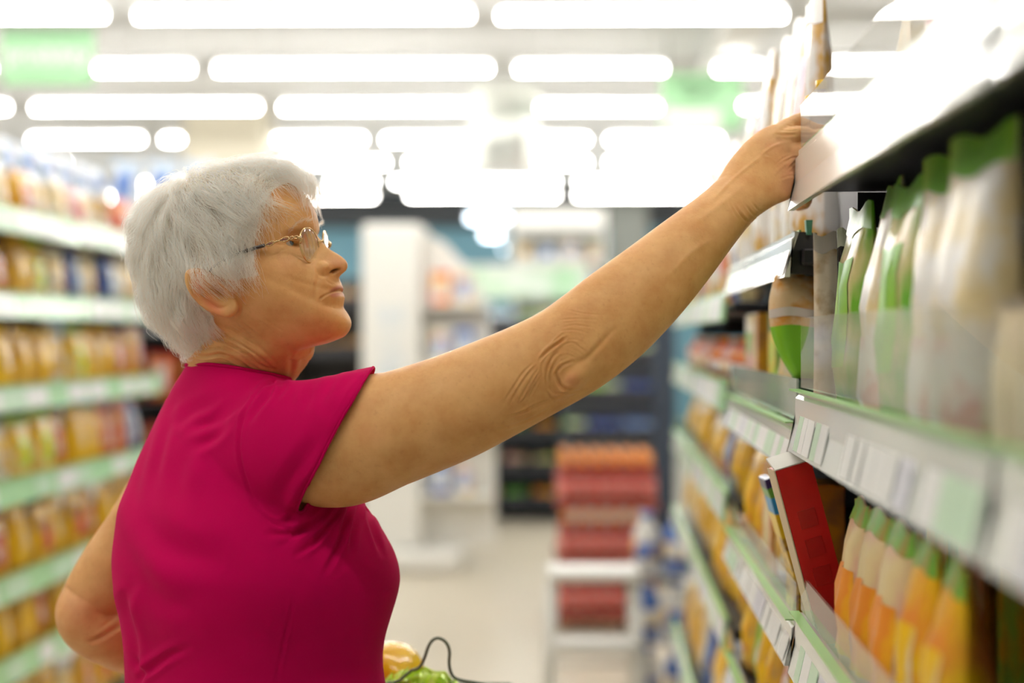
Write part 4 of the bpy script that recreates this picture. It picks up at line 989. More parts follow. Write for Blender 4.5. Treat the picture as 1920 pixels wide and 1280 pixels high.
# arm: elbow skin folds, tendon, veins, wrist creases
A = lambda pl: [(900 + a / 4.267, 520 + b / 4.267) for a, b in pl]
for pl, wd_, dp_ in (([(480, 655), (540, 590), (620, 530), (690, 480)], 3.2, 2.0), ([(560, 560), (610, 500), (680, 440)], 2.2, .9), ([(190, 1000), (260, 890), (340, 770), (420, 690)], 2.4, .8), ([(240, 1010), (300, 900), (380, 780), (460, 700)], 2.4, .9), ([(300, 1030), (340, 930), (420, 800), (470, 720)], 2.2, .9),
                    ([(350, 1000), (390, 900), (450, 800), (490, 740)], 2.0, .8), ([(390, 960), (430, 880), (490, 780)], 2.0, .8), ([(500, 790), (500, 690), (560, 600)], 2.2, .9), ([(540, 860), (530, 770), (570, 650), (620, 600)], 2.4, 1.1), ([(570, 900), (560, 800), (590, 700), (660, 610)], 2.2, .9),
                    ([(600, 780), (650, 710), (740, 670)], 3.0, 1.2), ([(610, 770), (640, 850), (690, 890), (760, 880)], 4.0, 2.2), ([(540, 900), (590, 960), (660, 930)], 2.6, .9), ([(560, 870), (610, 920), (690, 920), (800, 900)], 2.4, .9), ([(660, 540), (740, 520), (800, 560), (860, 600)], 1.8, .7),
                    ([(690, 500), (780, 500), (860, 540)], 1.6, .5), ([(720, 570), (780, 590), (840, 640)], 1.6, .6), ([(620, 640), (700, 620), (780, 650)], 1.8, .6), ([(1110, 380), (1020, 470), (930, 570), (850, 650), (720, 700)], 6.0, 1.4), ([(660, 400), (760, 380), (900, 400)], 1.7, .45), ([(640, 340), (780, 330), (940, 340)], 1.7, .4), ([(700, 260), (840, 290), (1000, 300)], 1.7, .35), ([(640, 430), (760, 420), (880, 450)], 1.7, .45),
                    ([(200, 1120), (330, 1080), (450, 1020), (560, 980)], 2.6, .8), ([(60, 1230), (260, 1180), (440, 1110), (600, 1010)], 2.6, .6), ([(310, 1040), (330, 1000), (360, 960)], 2.0, .9), ([(400, 1010), (380, 1060), (300, 1090)], 2.0, .7)):
    crease(A(pl), wd_ * .8, dp_ * 1.25, .75 if wd_ < 5 else .15, head=False)
bump(*A([(735, 800)])[0], 17, 3.4, 13, ang=-.7, head=False)
for pl, wd_, dp_ in (([(1385, 395), (1395, 410), (1408, 418)], 2.2, 1.0), ([(1376, 384), (1388, 402), (1402, 418)], 2.0, .8), ([(1398, 384), (1410, 400), (1422, 408)], 2.0, .9), ([(1408, 378), (1420, 392), (1432, 398)], 1.8, .7), ([(1366, 378), (1376, 398), (1386, 412)], 1.8, .5),
                    ([(1455, 252), (1476, 253), (1494, 252)], 2.2, 1.4), ([(1466, 245), (1482, 246), (1496, 244)], 1.5, .7), ([(1474, 234), (1488, 238), (1498, 238)], 1.4, .6), ([(1470, 304), (1486, 296), (1500, 296)], 2.0, 1.1), ([(1476, 320), (1488, 306), (1500, 302)], 1.8, .9), ([(1462, 336), (1480, 330), (1496, 332)], 1.8, .8), ([(1452, 310), (1470, 296), (1490, 290)], 1.6, .5)):
    crease(pl, wd_, dp_, .7, head=False)
for pl, wd_, dp_ in (([(1340, 372), (1370, 340), (1405, 310), (1430, 292)], 3.0, -.9), ([(1425, 292), (1450, 274), (1480, 266)], 2.6, -.8), ([(1430, 292), (1444, 296)], 2.0, -.6), ([(1300, 420), (1340, 392), (1390, 352)], 6, -.9), ([(1448, 330), (1470, 310), (1492, 306)], 3.0, -.7), ([(1250, 520), (1300, 470), (1340, 450)], 7, -1.0)):
    crease(pl, wd_, dp_, .2, head=False)
for x_, y_ in ((1484, 268), (1488, 300), (1482, 334), (1470, 366)): bump(x_, y_, 13, 2.0, 10, head=False)
# left elbow fold
crease([(228, 1170), (205, 1185), (178, 1199), (165, 1200)], 4.5, 3.0, .5, head=False); crease([(226, 1150), (206, 1164), (188, 1178)], 3, .8, .5, head=False)
V = V + N * D[:, None]
# eye opening: the lids part and let the eyeball show
q = np.hypot((mx - 556) / 16.5, (my - (454.0 + .012 * (mx - 556))) / (5.6 - .3 * np.abs(mx - 556) / 16)); m = is_head & (q < 1.6) & (nh > -.3)
k = np.where(m, 1 - sm(.72, 1.15, q), 0) * .0065
V = V - k[:, None] * np.stack([np.full(len(V), hc * .8) - np.sign(hw) * 0 - .6 * hs * np.sign(hw), -hs * .8 - .6 * hc * np.sign(hw), np.zeros(len(V))], 1)
# colour of the skin itself; the nostril's shade is painted in as dark red
tint(628, 507.5, 8.5, (.16, .035, .015), .95, 3.0, ang=-.35, thr=-.9, pw=4); tint(629, 541, 12, (.42, .12, .09), .85, 4.2, ang=-.40, pw=4); tint(629, 553, 11, (.52, .18, .13), .8, 4.6, ang=-.05, pw=4)
tint(398, 572, 26, (.85, .20, .10), .62, 12, ang=.75); tint(372, 535, 10, (.85, .24, .14), .5, 22); tint(412, 547, 12, (.62, .17, .12), .5, 9)
tint(1072, 712, 17, (.62, .20, .12), .35, 13); tint(552, 440, 16, (.62, .26, .16), .25, 7); tint(634, 492, 18, (.80, .32, .20), .35, 12); tint(535, 500, 26, (.80, .34, .18), .22, 18); tint(700, 815, 26, (.72, .25, .13), .22, 20); tint(1490, 330, 30, (.82, .36, .26), .4, 55); tint(1465, 270, 30, (.80, .38, .26), .25, 16); tint(140, 1150, 40, (.75, .28, .16), .3, 40)
scalp_poly = [(560, 336), (532, 344), (512, 356), (496, 380), (486, 410), (480, 440), (476, 470), (478, 500), (486, 516), (470, 520), (446, 524), (425, 524), (405, 516), (386, 508), (370, 512), (362, 535), (372, 560), (386, 580), (400, 592), (404, 610), (394, 632), (374, 652), (352, 674), (338, 668), (318, 640), (270, 600), (240, 480), (260, 360), (340, 310), (440, 290), (540, 300)]
def inside(poly, X, Y):
    r = np.zeros(len(X), bool); n = len(poly)
    for i in range(n):
        x1, y1 = poly[i]; x2, y2 = poly[(i + 1) % n]; c = ((y1 > Y) != (y2 > Y)) & (X < (x2 - x1) * (Y - y1) / (y2 - y1 + 1e-9) + x1); r ^= c
    return r
sc_m = is_head & inside(scalp_poly, mx, my) & (np.abs(hw) < .079)
TINT[sc_m] = (.80, .72, .60, .95)
me.materials.clear()
set_v(me, V)
# into the world, relative to her feet
set_v(me, cw(V) - FEET)
ca_ = me.color_attributes.new('skin_tint', 'FLOAT_COLOR', 'POINT'); ca_.data.foreach_set('color', TINT.astype(np.float32).ravel())
me.polygons.foreach_set('use_smooth', [True] * len(me.polygons))
# ---------------- skin
m_skin = bpy.data.materials.new('skin'); m_skin.use_nodes = True; nt = m_skin.node_tree; b = nt.nodes['Principled BSDF']
tcn = nt.nodes.new('ShaderNodeTexCoord')
def noise_n(scale, det=4, rough=.6):
    n = nt.nodes.new('ShaderNodeTexNoise'); n.inputs['Scale'].default_value = scale; n.inputs['Detail'].default_value = det; n.inputs['Roughness'].default_value = rough; nt.links.new(tcn.outputs['Object'], n.inputs['Vector']); return n
n1 = noise_n(26); r1 = nt.nodes.new('ShaderNodeValToRGB'); r1.color_ramp.elements[0].color = (.64, .305, .098, 1); r1.color_ramp.elements[1].color = (.76, .425, .165, 1); r1.color_ramp.elements[0].position = .32; r1.color_ramp.elements[1].position = .68
nt.links.new(n1.outputs['Fac'], r1.inputs['Fac'])
n2 = noise_n(190, 2); r2 = nt.nodes.new('ShaderNodeValToRGB'); r2.color_ramp.elements[0].position = .60; r2.color_ramp.elements[1].position = .74; r2.color_ramp.elements[0].color = (0, 0, 0, 1); r2.color_ramp.elements[1].color = (.20, .20, .20, 1)
nt.links.new(n2.outputs['Fac'], r2.inputs['Fac'])
mxs = nt.nodes.new('ShaderNodeMix'); mxs.data_type = 'RGBA'; nt.links.new(r2.outputs['Color'], mxs.inputs['Factor']); nt.links.new(r1.outputs['Color'], mxs.inputs[6]); mxs.inputs[7].default_value = (.44, .17, .055, 1)
at_ = nt.nodes.new('ShaderNodeAttribute'); at_.attribute_name = 'skin_tint'
mxt = nt.nodes.new('ShaderNodeMix'); mxt.data_type = 'RGBA'; nt.links.new(at_.outputs['Alpha'], mxt.inputs['Factor']); nt.links.new(mxs.outputs[2], mxt.inputs[6]); nt.links.new(at_.outputs['Color'], mxt.inputs[7])
nt.links.new(mxt.outputs[2], b.inputs['Base Color'])
b.inputs['Roughness'].default_value = .5; b.inputs['Specular IOR Level'].default_value = .35
b.inputs['Subsurface Weight'].default_value = .12; b.inputs['Subsurface Radius'].default_value = (1.0, .35, .15); b.inputs['Subsurface Scale'].default_value = .004
n3 = noise_n(420, 3); n4 = noise_n(90, 5, .7); mm_ = nt.nodes.new('ShaderNodeMath'); mm_.operation = 'MULTIPLY_ADD'; mm_.inputs[1].default_value = .5
nt.links.new(n3.outputs['Fac'], mm_.inputs[0]); nt.links.new(n4.outputs['Fac'], mm_.inputs[2]); bp = nt.nodes.new('ShaderNodeBump'); bp.inputs['Strength'].default_value = .30; bp.inputs['Distance'].default_value = .0012
nt.links.new(mm_.outputs[0], bp.inputs['Height']); nt.links.new(bp.outputs['Normal'], b.inputs['Normal'])
me.materials.append(m_skin); me.name = 'body'
PERSON = thing('person', 'person with short white hair in a magenta T-shirt reaching up to a shelf', 'person', FEET)
body = bpy.data.objects.new('body', me); COL.objects.link(body); body.parent = PERSON
def pobj(name, vc, f, m, parent=None, smooth=True, root=FEET):
    return obj(name, cw(np.asarray(vc)) - root, f, m, parent or PERSON, smooth)

# ---------------- eyes
m_ball = mat('eye_white', (.72, .66, .58), .2, coat=.6); m_iris = mat('iris_blue', (.16, .25, .32), .25, coat=.5, noise=(900, (.08, .14, .20), .4, .6)); m_pupil = mat('pupil', (.006, .006, .006), .1, coat=.6)
for sg in (1, -1):
    u_, v_ = uv(551, 453.5, .031); c0 = np.array([u_ - .0135, v_, .031 * sg]); g = np.array([.96, .10, .12 * 1]); g /= np.linalg.norm(g); r_ = .0122
    a_ = np.cross(g, [0, 1, 0]); a_ /= np.linalg.norm(a_); b_ = np.cross(g, a_)
    def cap(t0, t1, rr, n=28, k=10):
        v = []; f = []
        for i in range(k + 1):
            t = t0 + (t1 - t0) * i / k
            for j in range(n):
                ph = 2 * PI * j / n; p = c0 + rr * (g * math.cos(t) + math.sin(t) * (a_ * math.cos(ph) + b_ * math.sin(ph))); v.append(p)
        for i in range(k):
            for j in range(n): f.append([i * n + j, i * n + (j + 1) % n, (i + 1) * n + (j + 1) % n, (i + 1) * n + j])
        v = np.array(v); return uvw2c(v[:, 0], v[:, 1], v[:, 2]), f
    e_, f_ = cap(.38, PI - .01, r_); eye = pobj('eye', e_, f_, m_ball)
    e_, f_ = cap(.17, .46, r_ + .0003); pobj('iris', e_, f_, m_iris, eye)
    e_, f_ = cap(.003, .18, r_ + .0004); pobj('pupil', e_, f_, m_pupil, eye)

# ---------------- T-shirt
S = Soup(); S.rings(torso_rings(0.0))
def plane_of(a, b, d, toward):
    pa_, pb_ = cpx(*a, d), cpx(*b, d); e = (pb_ - pa_) / np.linalg.norm(pb_ - pa_); n_ = np.cross(e, [0, 1.0, 0]); n_ /= np.linalg.norm(n_)
    return pa_, (n_ if n_ @ np.array(toward) > 0 else -n_)
HEM = plane_of((697, 700), (553, 977), 1.74, (1, 0, 0)); HEM2 = plane_of((365, 935), (250, 868), 2.03, (-.4, 0, -1))
S.limb([(470, 868, 1.86, 92, .075), (500, 862, 1.83, 140, .088), (560, 852, 1.79, 141, .086), (620, 836, 1.765, 131, .082), (690, 815, 1.745, 124, .078), (800, 785, 1.73, 119, .074)], 60, 64, endplane=HEM, ball=False)
S.limb([(376, 790, 1.96, 55, .06), (360, 830, 1.98, 60, .06), (330, 890, 2.01, 66, .06), (284, 980, 2.04, 70, .06)], 36, 48, endplane=HEM2, ball=False)
sm_ = fused(S, .0034, 4, .5)
V = get_v(sm_); sx_, sy_ = pix(V)
jm = np.exp(-((sx_ - 560) ** 2 / 90 ** 2 + (sy_ - 860) ** 2 / 160 ** 2)) + np.exp(-((sx_ - 480) ** 2 / 60 ** 2 + (sy_ - 740) ** 2 / 45 ** 2)); jm = np.clip(jm, 0, 1) * (V[:, 1] < 2.0)
V = smooth_mask(sm_, V, jm, 14); set_v(sm_, V)
N = get_n(sm_); HX, HYp = pix(V); is_head = np.zeros(len(V), bool); FACE = -N @ np.array([0, 1.0, 0]); D = np.zeros(len(V))
T4 = lambda pl: [(420 + a / 3.5556, 660 + b / 3.5556) for a, b in pl]
T2 = lambda pl: [(80 + a / 2, 640 + b / 2) for a, b in pl]
crease(T4([(330, 195), (260, 235), (200, 320), (140, 420), (105, 540), (100, 660), (120, 780), (160, 900), (220, 1040), (310, 1130), (420, 1180)]), 3.0, 2.6, .35, taper=False)   # armhole seam
for pl, wd_, dp_ in (([(330, 200), (290, 290), (220, 380), (160, 470)], 7, 4.0), ([(370, 200), (400, 230), (330, 330)], 6, 2.5), ([(600, 240), (560, 320), (520, 400)], 9, 1.8), ([(760, 170), (690, 260), (640, 340)], 9, 2.0), ([(850, 150), (800, 230), (750, 300)], 7, 1.6),
                    ([(640, 560), (560, 680), (440, 850), (330, 1000)], 16, 3.0), ([(560, 860), (520, 980), (440, 1100)], 8, 2.4), ([(470, 1060), (430, 1120), (360, 1140)], 7, 2.4), ([(690, 640), (600, 820), (520, 960), (480, 1060)], 8, 1.2)):
    crease(T4(pl), wd_, dp_, .6)
for pl, wd_, dp_ in (([(760, 220), (700, 260), (640, 300), (560, 330)], 9, 3.0), ([(700, 290), (640, 360), (560, 400)], 9, 2.6), ([(640, 230), (560, 260), (480, 330)], 10, 1.6), ([(500, 210), (470, 300), (440, 420), (420, 520)], 9, 1.6), ([(560, 390), (520, 480), (500, 600)], 14, 1.6),
                    ([(440, 250), (390, 380), (350, 520), (330, 640)], 10, 1.5), ([(1140, 590), (1090, 660), (1030, 740), (950, 800)], 5, 3.4), ([(1165, 580), (1140, 660), (1110, 760), (1060, 860)], 5, 3.4), ([(1190, 575), (1180, 640), (1160, 720), (1150, 800)], 5, 3.0), ([(1215, 570), (1220, 640), (1245, 730), (1270, 800)], 5, 2.6), ([(1080, 625), (1010, 690), (930, 720), (850, 720)], 6, 3.4), ([(1010, 660), (960, 720), (900, 760)], 6, 2.0),
                    ([(330, 900), (310, 1000), (320, 1100)], 9, 2.0), ([(300, 960), (330, 1060), (350, 1180), (345, 1270)], 8, 2.4), ([(345, 1275), (400, 1230), (470, 1180), (540, 1150)], 7, 3.0), ([(330, 1180), (370, 1240), (360, 1290)], 6, 2.0), ([(300, 700), (350, 860), (430, 960), (560, 1000)], 22, 3.0), ([(330, 560), (420, 720), (560, 800), (700, 820)], 24, 2.4), ([(940, 960), (915, 1080), (890, 1200), (870, 1290)], 2.6, 1.0)):
    crease(T2(pl), wd_, dp_ * 1.35, .6)
crease([(680, 705), (634, 775), (594, 850), (560, 912), (540, 965)], 1.6, .8, .6, taper=False)
bump(640, 1060, 60, 4, 70); bump(360, 880, 40, 3, 60)                                    # bust, shoulder blade
k = np.sin(V[:, 0] * 31 + V[:, 2] * 17) * np.sin(V[:, 2] * 26 - V[:, 1] * 19)
V = V + N * (D + .0012 * k)[:, None]; set_v(sm_, V)
bm = bmesh.new(); bm.from_mesh(sm_); bm.verts.ensure_lookup_table()
def cut(co, no, test):
    fs = [f for f in bm.faces if test(f.calc_center_median())]
    g = list({v for f in fs for v in f.verts}) + list({e for f in fs for e in f.edges}) + fs
    bmesh.ops.bisect_plane(bm, geom=g, plane_co=co, plane_no=no, clear_outer=True, dist=1e-6)
def uncap(pl, c0, rad):
    # the flat end of the sleeve is taken out, so that it is open round the arm
    fs = [f for f in bm.faces if abs((np.array(f.calc_center_median()) - pl[0]) @ pl[1]) < .0042 and np.array(f.normal) @ pl[1] > .55 and np.linalg.norm(np.array(f.calc_center_median()) - c0) < rad]
    bmesh.ops.delete(bm, geom=fs, context='FACES')
    loose = [v for v in bm.verts if not v.link_faces]; bmesh.ops.delete(bm, geom=loose, context='VERTS')
uncap(HEM, cpx(625, 838, 1.755), .16); uncap(HEM2, cpx(308, 902, 2.03), .13)
nk = cpx(400, 682, 1.82); nn = np.array([.15, .16, .97]); nn /= np.linalg.norm(nn)
cut(nk, nn, lambda c: 630 - F * c[2] / c[1] < 745 and 960 + F * c[0] / c[1] < 540)
hm = cpx(400, 1500, 1.885); cut(hm, np.array([0, 0, -1.0]), lambda c: 630 - F * c[2] / c[1] > 1440)
bd = [v for v in bm.verts if v.is_boundary]
for _ in range(8):
    new = {}
    for v in bd:
        q = [e.other_vert(v) for e in v.link_edges if e.is_boundary]
        if len(q) == 2: new[v] = v.co * .5 + (q[0].co + q[1].co) * .25
    for v, c in new.items(): v.co = c
# loops for the bands
edges = [e for e in bm.edges if len(e.link_faces) == 1]
segs = [(np.array(e.verts[0].co), np.array(e.verts[1].co), e.verts[0].index, e.verts[1].index) for e in edges]
bm.verts.index_update(); adj = {}
for e in edges:
    a, b_ = e.verts; adj.setdefault(a, []).append(b_); adj.setdefault(b_, []).append(a)
loops = []; seen_ = set()
for v0 in list(adj):
    if v0 in seen_: continue
    lp = [v0]; seen_.add(v0); cur = v0
    while True:
        nx_ = [q for q in adj[cur] if q not in seen_]
        if not nx_: break
        cur = nx_[0]; seen_.add(cur); lp.append(cur)
    loops.append(np.array([np.array(q.co) for q in lp]))
bm.to_mesh(sm_); bm.free()
V = get_v(sm_); set_v(sm_, cw(V) - FEET)
sm_.polygons.foreach_set('use_smooth', [True] * len(sm_.polygons)); sm_.name = 't_shirt'
m_shirt = bpy.data.materials.new('magenta_jersey'); m_shirt.use_nodes = True; nt = m_shirt.node_tree; b = nt.nodes['Principled BSDF']
tcn = nt.nodes.new('ShaderNodeTexCoord'); n1 = noise_n(14, 4); r1 = nt.nodes.new('ShaderNodeValToRGB'); r1.color_ramp.elements[0].color = (.43, .0004, .062, 1); r1.color_ramp.elements[1].color = (.50, .0006, .080, 1); nt.links.new(n1.outputs['Fac'], r1.inputs['Fac']); nt.links.new(r1.outputs['Color'], b.inputs['Base Color'])
b.inputs['Roughness'].default_value = .85; b.inputs['Specular IOR Level'].default_value = .06; b.inputs['Sheen Weight'].default_value = .04; b.inputs['Sheen Tint'].default_value = (1, .35, .6, 1); b.inputs['Sheen Roughness'].default_value = .4
n2 = noise_n(900, 2); n3 = noise_n(55, 4); mm_ = nt.nodes.new('ShaderNodeMath'); mm_.operation = 'MULTIPLY_ADD'; mm_.inputs[1].default_value = .35; nt.links.new(n2.outputs['Fac'], mm_.inputs[0]); nt.links.new(n3.outputs['Fac'], mm_.inputs[2])
bp = nt.nodes.new('ShaderNodeBump'); bp.inputs['Strength'].default_value = .2; bp.inputs['Distance'].default_value = .001; nt.links.new(mm_.outputs[0], bp.inputs['Height']); nt.links.new(bp.outputs['Normal'], b.inputs['Normal'])
sm_.materials.clear(); sm_.materials.append(m_shirt)
shirt = bpy.data.objects.new('t_shirt', sm_); COL.objects.link(shirt); shirt.parent = PERSON
sd = shirt.modifiers.new('thickness', 'SOLIDIFY'); sd.thickness = .0022; sd.offset = -1
for lp in loops:
    if len(lp) < 40: continue
    c = lp.mean(0); y = 630 - F * c[2] / c[1]
    if y > 1300: continue
    nm = 'neck_band' if y < 745 and c[0] < cpx(560, 0, 1.88)[0] else 'sleeve_hem'
    P = lp.copy()
    for _ in range(6): P = .25 * np.roll(P, 1, 0) + .5 * P + .25 * np.roll(P, -1, 0)
    MB().tube(list(cw(P[::2]) - FEET), .0026 if nm == 'neck_band' else .0018, 8, True).build(nm, m_shirt, shirt, True)

# ---------------- trousers and shoes, below the frame
m_trou = mat('dark_trousers', (.025, .028, .04), .8); m_shoe = mat('black_shoe', (.02, .02, .02), .5)
S = Soup(); hipc = np.array([cpx(470, 1500, 1.885)[0], 1.885]); fw = np.array([tc, ts]); rt = np.array([ts, -tc])
th = np.linspace(0, 2 * PI, 48, endpoint=False); rg = []
for z, a, b_ in ((.93, .165, .135), (.86, .180, .150), (.80, .185, .155), (.75, .175, .15), (.72, .15, .13)):
    q = hipc + np.outer(np.cos(th) * a, rt) + np.outer(np.sin(th) * b_, fw); rg.append(np.column_stack([q, np.full(48, z - CAM_Z)]))
S.rings(rg)
for sg in (-1, 1):
    rg = []
    for z, r_, off in ((.82, .085, .09), (.70, .092, .092), (.48, .070, .088), (.30, .062, .086), (.08, .056, .085)):
        q = hipc + rt * sg * off + r_ * (np.outer(np.cos(th), rt) + np.outer(np.sin(th), fw)); rg.append(np.column_stack([q, np.full(48, z - CAM_Z)]))
    S.rings(rg)
tm = fused(S, .012, 3); V = get_v(tm); set_v(tm, cw(V) - FEET); tm.materials.clear(); tm.materials.append(m_trou); tm.polygons.foreach_set('use_smooth', [True] * len(tm.polygons)); tm.name = 'trousers'
to = bpy.data.objects.new('trousers', tm); COL.objects.link(to); to.parent = PERSON
for sg in (-1, 1):
    c = hipc + rt * sg * .085; rg = []
    for y_, hw_, hh_ in ((-.085, .012, .02), (-.075, .028, .045), (-.03, .036, .05), (.04, .040, .042), (.10, .042, .032), (.145, .034, .024), (.165, .014, .014)):
        t_ = np.linspace(0, 2 * PI, 20, endpoint=False); q = c + np.outer(np.cos(t_) * hw_, rt) + fw * (y_ + .02); rg.append(np.column_stack([q, np.maximum(hh_ + np.sin(t_) * hh_, 0.001) - CAM_Z]))
    S = Soup(); S.rings(rg); V = np.vstack(S.v); pobj('shoe', V, S.f, m_shoe)

# ---------------- hair
hair_pts = [(592, 352), (594, 362), (588, 380), (600, 420), (600, 470), (600, 520), (590, 570), (560, 620), (500, 650), (430, 660), (372, 676), (345, 676), (322, 642), (282, 608), (264, 534), (251, 467), (247, 418), (264, 380), (305, 340), (358, 313), (430, 301), (510, 291), (556, 300), (583, 326)]
RH = Polar(hair_pts); WHH = .090
def layer(al, w0n, t):
    """point between scalp (t = 0) and the outer hair surface (t = 1)"""
    u0, v0, w0 = head_surface(al, WH * w0n)
    q = np.clip(1 - np.abs(w0n) ** 2.3, 0, 1); r = RH(al) * q ** (1 / 2.2); u1, v1 = r * np.cos(al), r * np.sin(al); w1 = WHH * w0n * (1 - .06 * sm(.02, .11, u1) - .10 * sm(-.03, -.12, v1))
    return u0 + (u1 - u0) * t, v0 + (v1 - v0) * t, w0 + (w1 - w0) * t
rh = np.random.default_rng(4)
NS, NP = 22000, 10
# roots spread evenly over the scalp
k = 130000; al0 = rh.uniform(-PI, PI, k); be = rh.uniform(-1, 1, k); wn = np.sin(be * PI / 2)
u, v, w_ = head_surface(al0, WH * wn); M = uvw2c(u, v, np.abs(w_)); rx, ry = pix(M)
keep = inside(scalp_poly, rx, ry) & (rh.random(k) < np.clip(np.hypot(u, v) / .11, .06, 1)) & ~((np.hypot((rx - 408) / 40, (ry - 552) / 40) < 1))
idx = np.where(keep)[0][:NS]; al0, wn = al0[idx], wn[idx]; n = len(idx)
u, v, w_ = layer(al0, wn, 0); P0 = np.stack([u, v, w_], 1)
crown = np.array([-.075, .10, .0])
clump = rh.integers(0, 900, n)
cr = P0[rh.integers(0, n, 900)]
# each strand joins the nearest of 900 locks
from mathutils import kdtree
kd = kdtree.KDTree(900)
for i, q in enumerate(cr): kd.insert(q, i)
kd.balance(); clump = np.array([kd.find(q)[1] for q in P0])
cj = rh.normal(0, 1, (900, 4))
frontness = sm(.0, .09, P0[:, 0]); low = sm(.05, -.08, P0[:, 1]); ned = sm(-.05, -.11, P0[:, 1])
L = .046 + .018 * rh.random(n) + .016 * frontness * (P0[:, 1] > .06) - .020 * low; L *= (1 + .16 * cj[clump, 0].clip(-1.5, 1.5)); L *= 1 - .45 * ned; L *= 1 - (.20 + .35 * rh.random(n)) * sm(.005, .03, P0[:, 0]) * sm(.014, .032, np.abs(P0[:, 2]))
lay = (np.sqrt(rh.random(n)) * .84 + .12) * (1 + .13 * cj[clump, 3].clip(-1.6, 1.6)); fly = rh.random(n) < .035; lay = np.where(fly, lay + .22, lay); L = np.where(fly, L * 1.2, L)
P = np.zeros((n, NP, 3)); al, wnn = al0.copy(), wn.copy(); cur = P0.copy(); P[:, 0] = cur
ph = rh.uniform(0, 6.28, n); rh_dir = (cj[clump, 0] * .5 + rh.normal(0, .35, n)).clip(-1, 1.2)
for s_ in range(1, NP):
    t = s_ / (NP - 1)
    away = cur - crown; away /= np.linalg.norm(away, axis=1)[:, None] + 1e-6
    d = away * .75 + np.array([.10, -.75, 0]) * (.55 + .5 * low)[:, None]
    d += np.stack([.9 * frontness * (cur[:, 1] > .07), .35 * frontness * (cur[:, 1] > .05), np.zeros(n)], 1)
    side = np.abs(cur[:, 2]) > .03
    fr_ = .85 * sm(.005, .03, P0[:, 0]) * sm(.014, .032, np.abs(P0[:, 2]))          # at the temples it is combed down and back
    d[:, 0] += np.where(side & (cur[:, 0] > -.03) & (cur[:, 1] < .07), .28, 0.0) * (1 - fr_)
    d = d * (1 - fr_)[:, None] + np.stack([-.05 + .50 * rh_dir, -.80 * np.ones(n), .15 * np.sign(P0[:, 2])], 1) * fr_[:, None]
    d[:, 0] += np.where(cur[:, 0] < -.04, .30 * low, 0.0)
    # locks drift sideways together
    d += np.stack([cj[clump, 1], cj[clump, 2] * .4, cj[clump, 3] * .6], 1) * .34
    d += np.stack([np.sin(ph + 5 * t), np.cos(ph * 2 + 4 * t), np.sin(ph * 3 + 6 * t)], 1) * .2
    d /= np.linalg.norm(d, axis=1)[:, None]; cur = cur + d * (L / (NP - 1))[:, None]
    # back onto the layer: radial fit
    al = np.arctan2(cur[:, 1], cur[:, 0])
    prof = np.clip(t * 2.2, 0, 1) ** .7
    tl = lay * prof
    # iterate the lateral parameter so that the layer passes the point
    wnn = np.clip(cur[:, 2] / (WH + (WHH - WH) * tl), -.985, .985)
    uu, vv, ww = layer(al, wnn, tl)
    pull = .85
    rr_ = np.hypot(cur[:, 0], cur[:, 1]); r2_ = np.hypot(uu, vv)
    sidef = sm(.55, .95, np.abs(wnn))           # on the flat side only the lateral coordinate is fitted
    ax = uvw2c  # noqa
    # lateral target from the superellipse at this radius
    rhp = RB(al) + (RH(al) - RB(al)) * tl
    wt = (WH + (WHH - WH) * tl) * np.clip(1 - np.clip(rr_ / rhp, 0, .999) ** 2.2, 0, 1) ** (1 / 2.3) * wscale(cur[:, 0], cur[:, 1])
    f_side = sm(.35, .75, np.abs(cur[:, 2]) / .075)
    newr = rr_ + (r2_ - rr_) * pull * (1 - f_side); newr = np.minimum(newr, rhp * 1.0)
    cur[:, 0] *= newr / (rr_ + 1e-9); cur[:, 1] *= newr / (rr_ + 1e-9)
    cur[:, 2] += (np.sign(cur[:, 2]) * wt - cur[:, 2]) * pull * f_side
    P[:, s_] = cur
    q = uvw2c(cur[:, 0], cur[:, 1], np.abs(cur[:, 2])); ex, ey = pix(q)          # hair lies over the top of the ear
    P[:, s_, 2] += np.sign(cur[:, 2]) * .022 * np.exp(-((ex - 388) / 34) ** 2 - ((ey - 520) / 34) ** 2) * min(1, 2 * t)
HP = cw(uvw2c(P[..., 0], P[..., 1], P[..., 2]).reshape(-1, 3)) - FEET
def strands(name, pts, n, npt, r0, r1, m, parent):
    hc_ = bpy.data.hair_curves.new(name); hc_.add_curves([npt] * n)
    hc_.attributes['position'].data.foreach_set('vector', pts.astype(np.float32).ravel())
    ra = hc_.attributes.get('radius') or hc_.attributes.new('radius', 'FLOAT', 'POINT'); ra.data.foreach_set('value', np.tile(np.linspace(r0, r1, npt), n).astype(np.float32))
    hc_.materials.append(m); o = bpy.data.objects.new(name, hc_); COL.objects.link(o); o.parent = parent; return o
m_hair = bpy.data.materials.new('white_hair'); m_hair.use_nodes = True; nt = m_hair.node_tree; nt.nodes.clear(); out = nt.nodes.new('ShaderNodeOutputMaterial'); hb = nt.nodes.new('ShaderNodeBsdfHairPrincipled')
hb.parametrization = 'COLOR'; hi_ = nt.nodes.new('ShaderNodeHairInfo'); hr_ = nt.nodes.new('ShaderNodeValToRGB'); hr_.color_ramp.elements[0].color = (.90, .81, .65, 1); hr_.color_ramp.elements[1].color = (.995, .955, .86, 1); hr_.color_ramp.elements[1].position = .55
nt.links.new(hi_.outputs['Random'], hr_.inputs['Fac']); nt.links.new(hr_.outputs['Color'], hb.inputs['Color']); hb.inputs['Roughness'].default_value = .35; hb.inputs['Radial Roughness'].default_value = .6; hd_ = nt.nodes.new('ShaderNodeBsdfDiffuse'); hm_ = nt.nodes.new('ShaderNodeMixShader'); hm_.inputs[0].default_value = .4; nt.links.new(hr_.outputs['Color'], hd_.inputs['Color'])
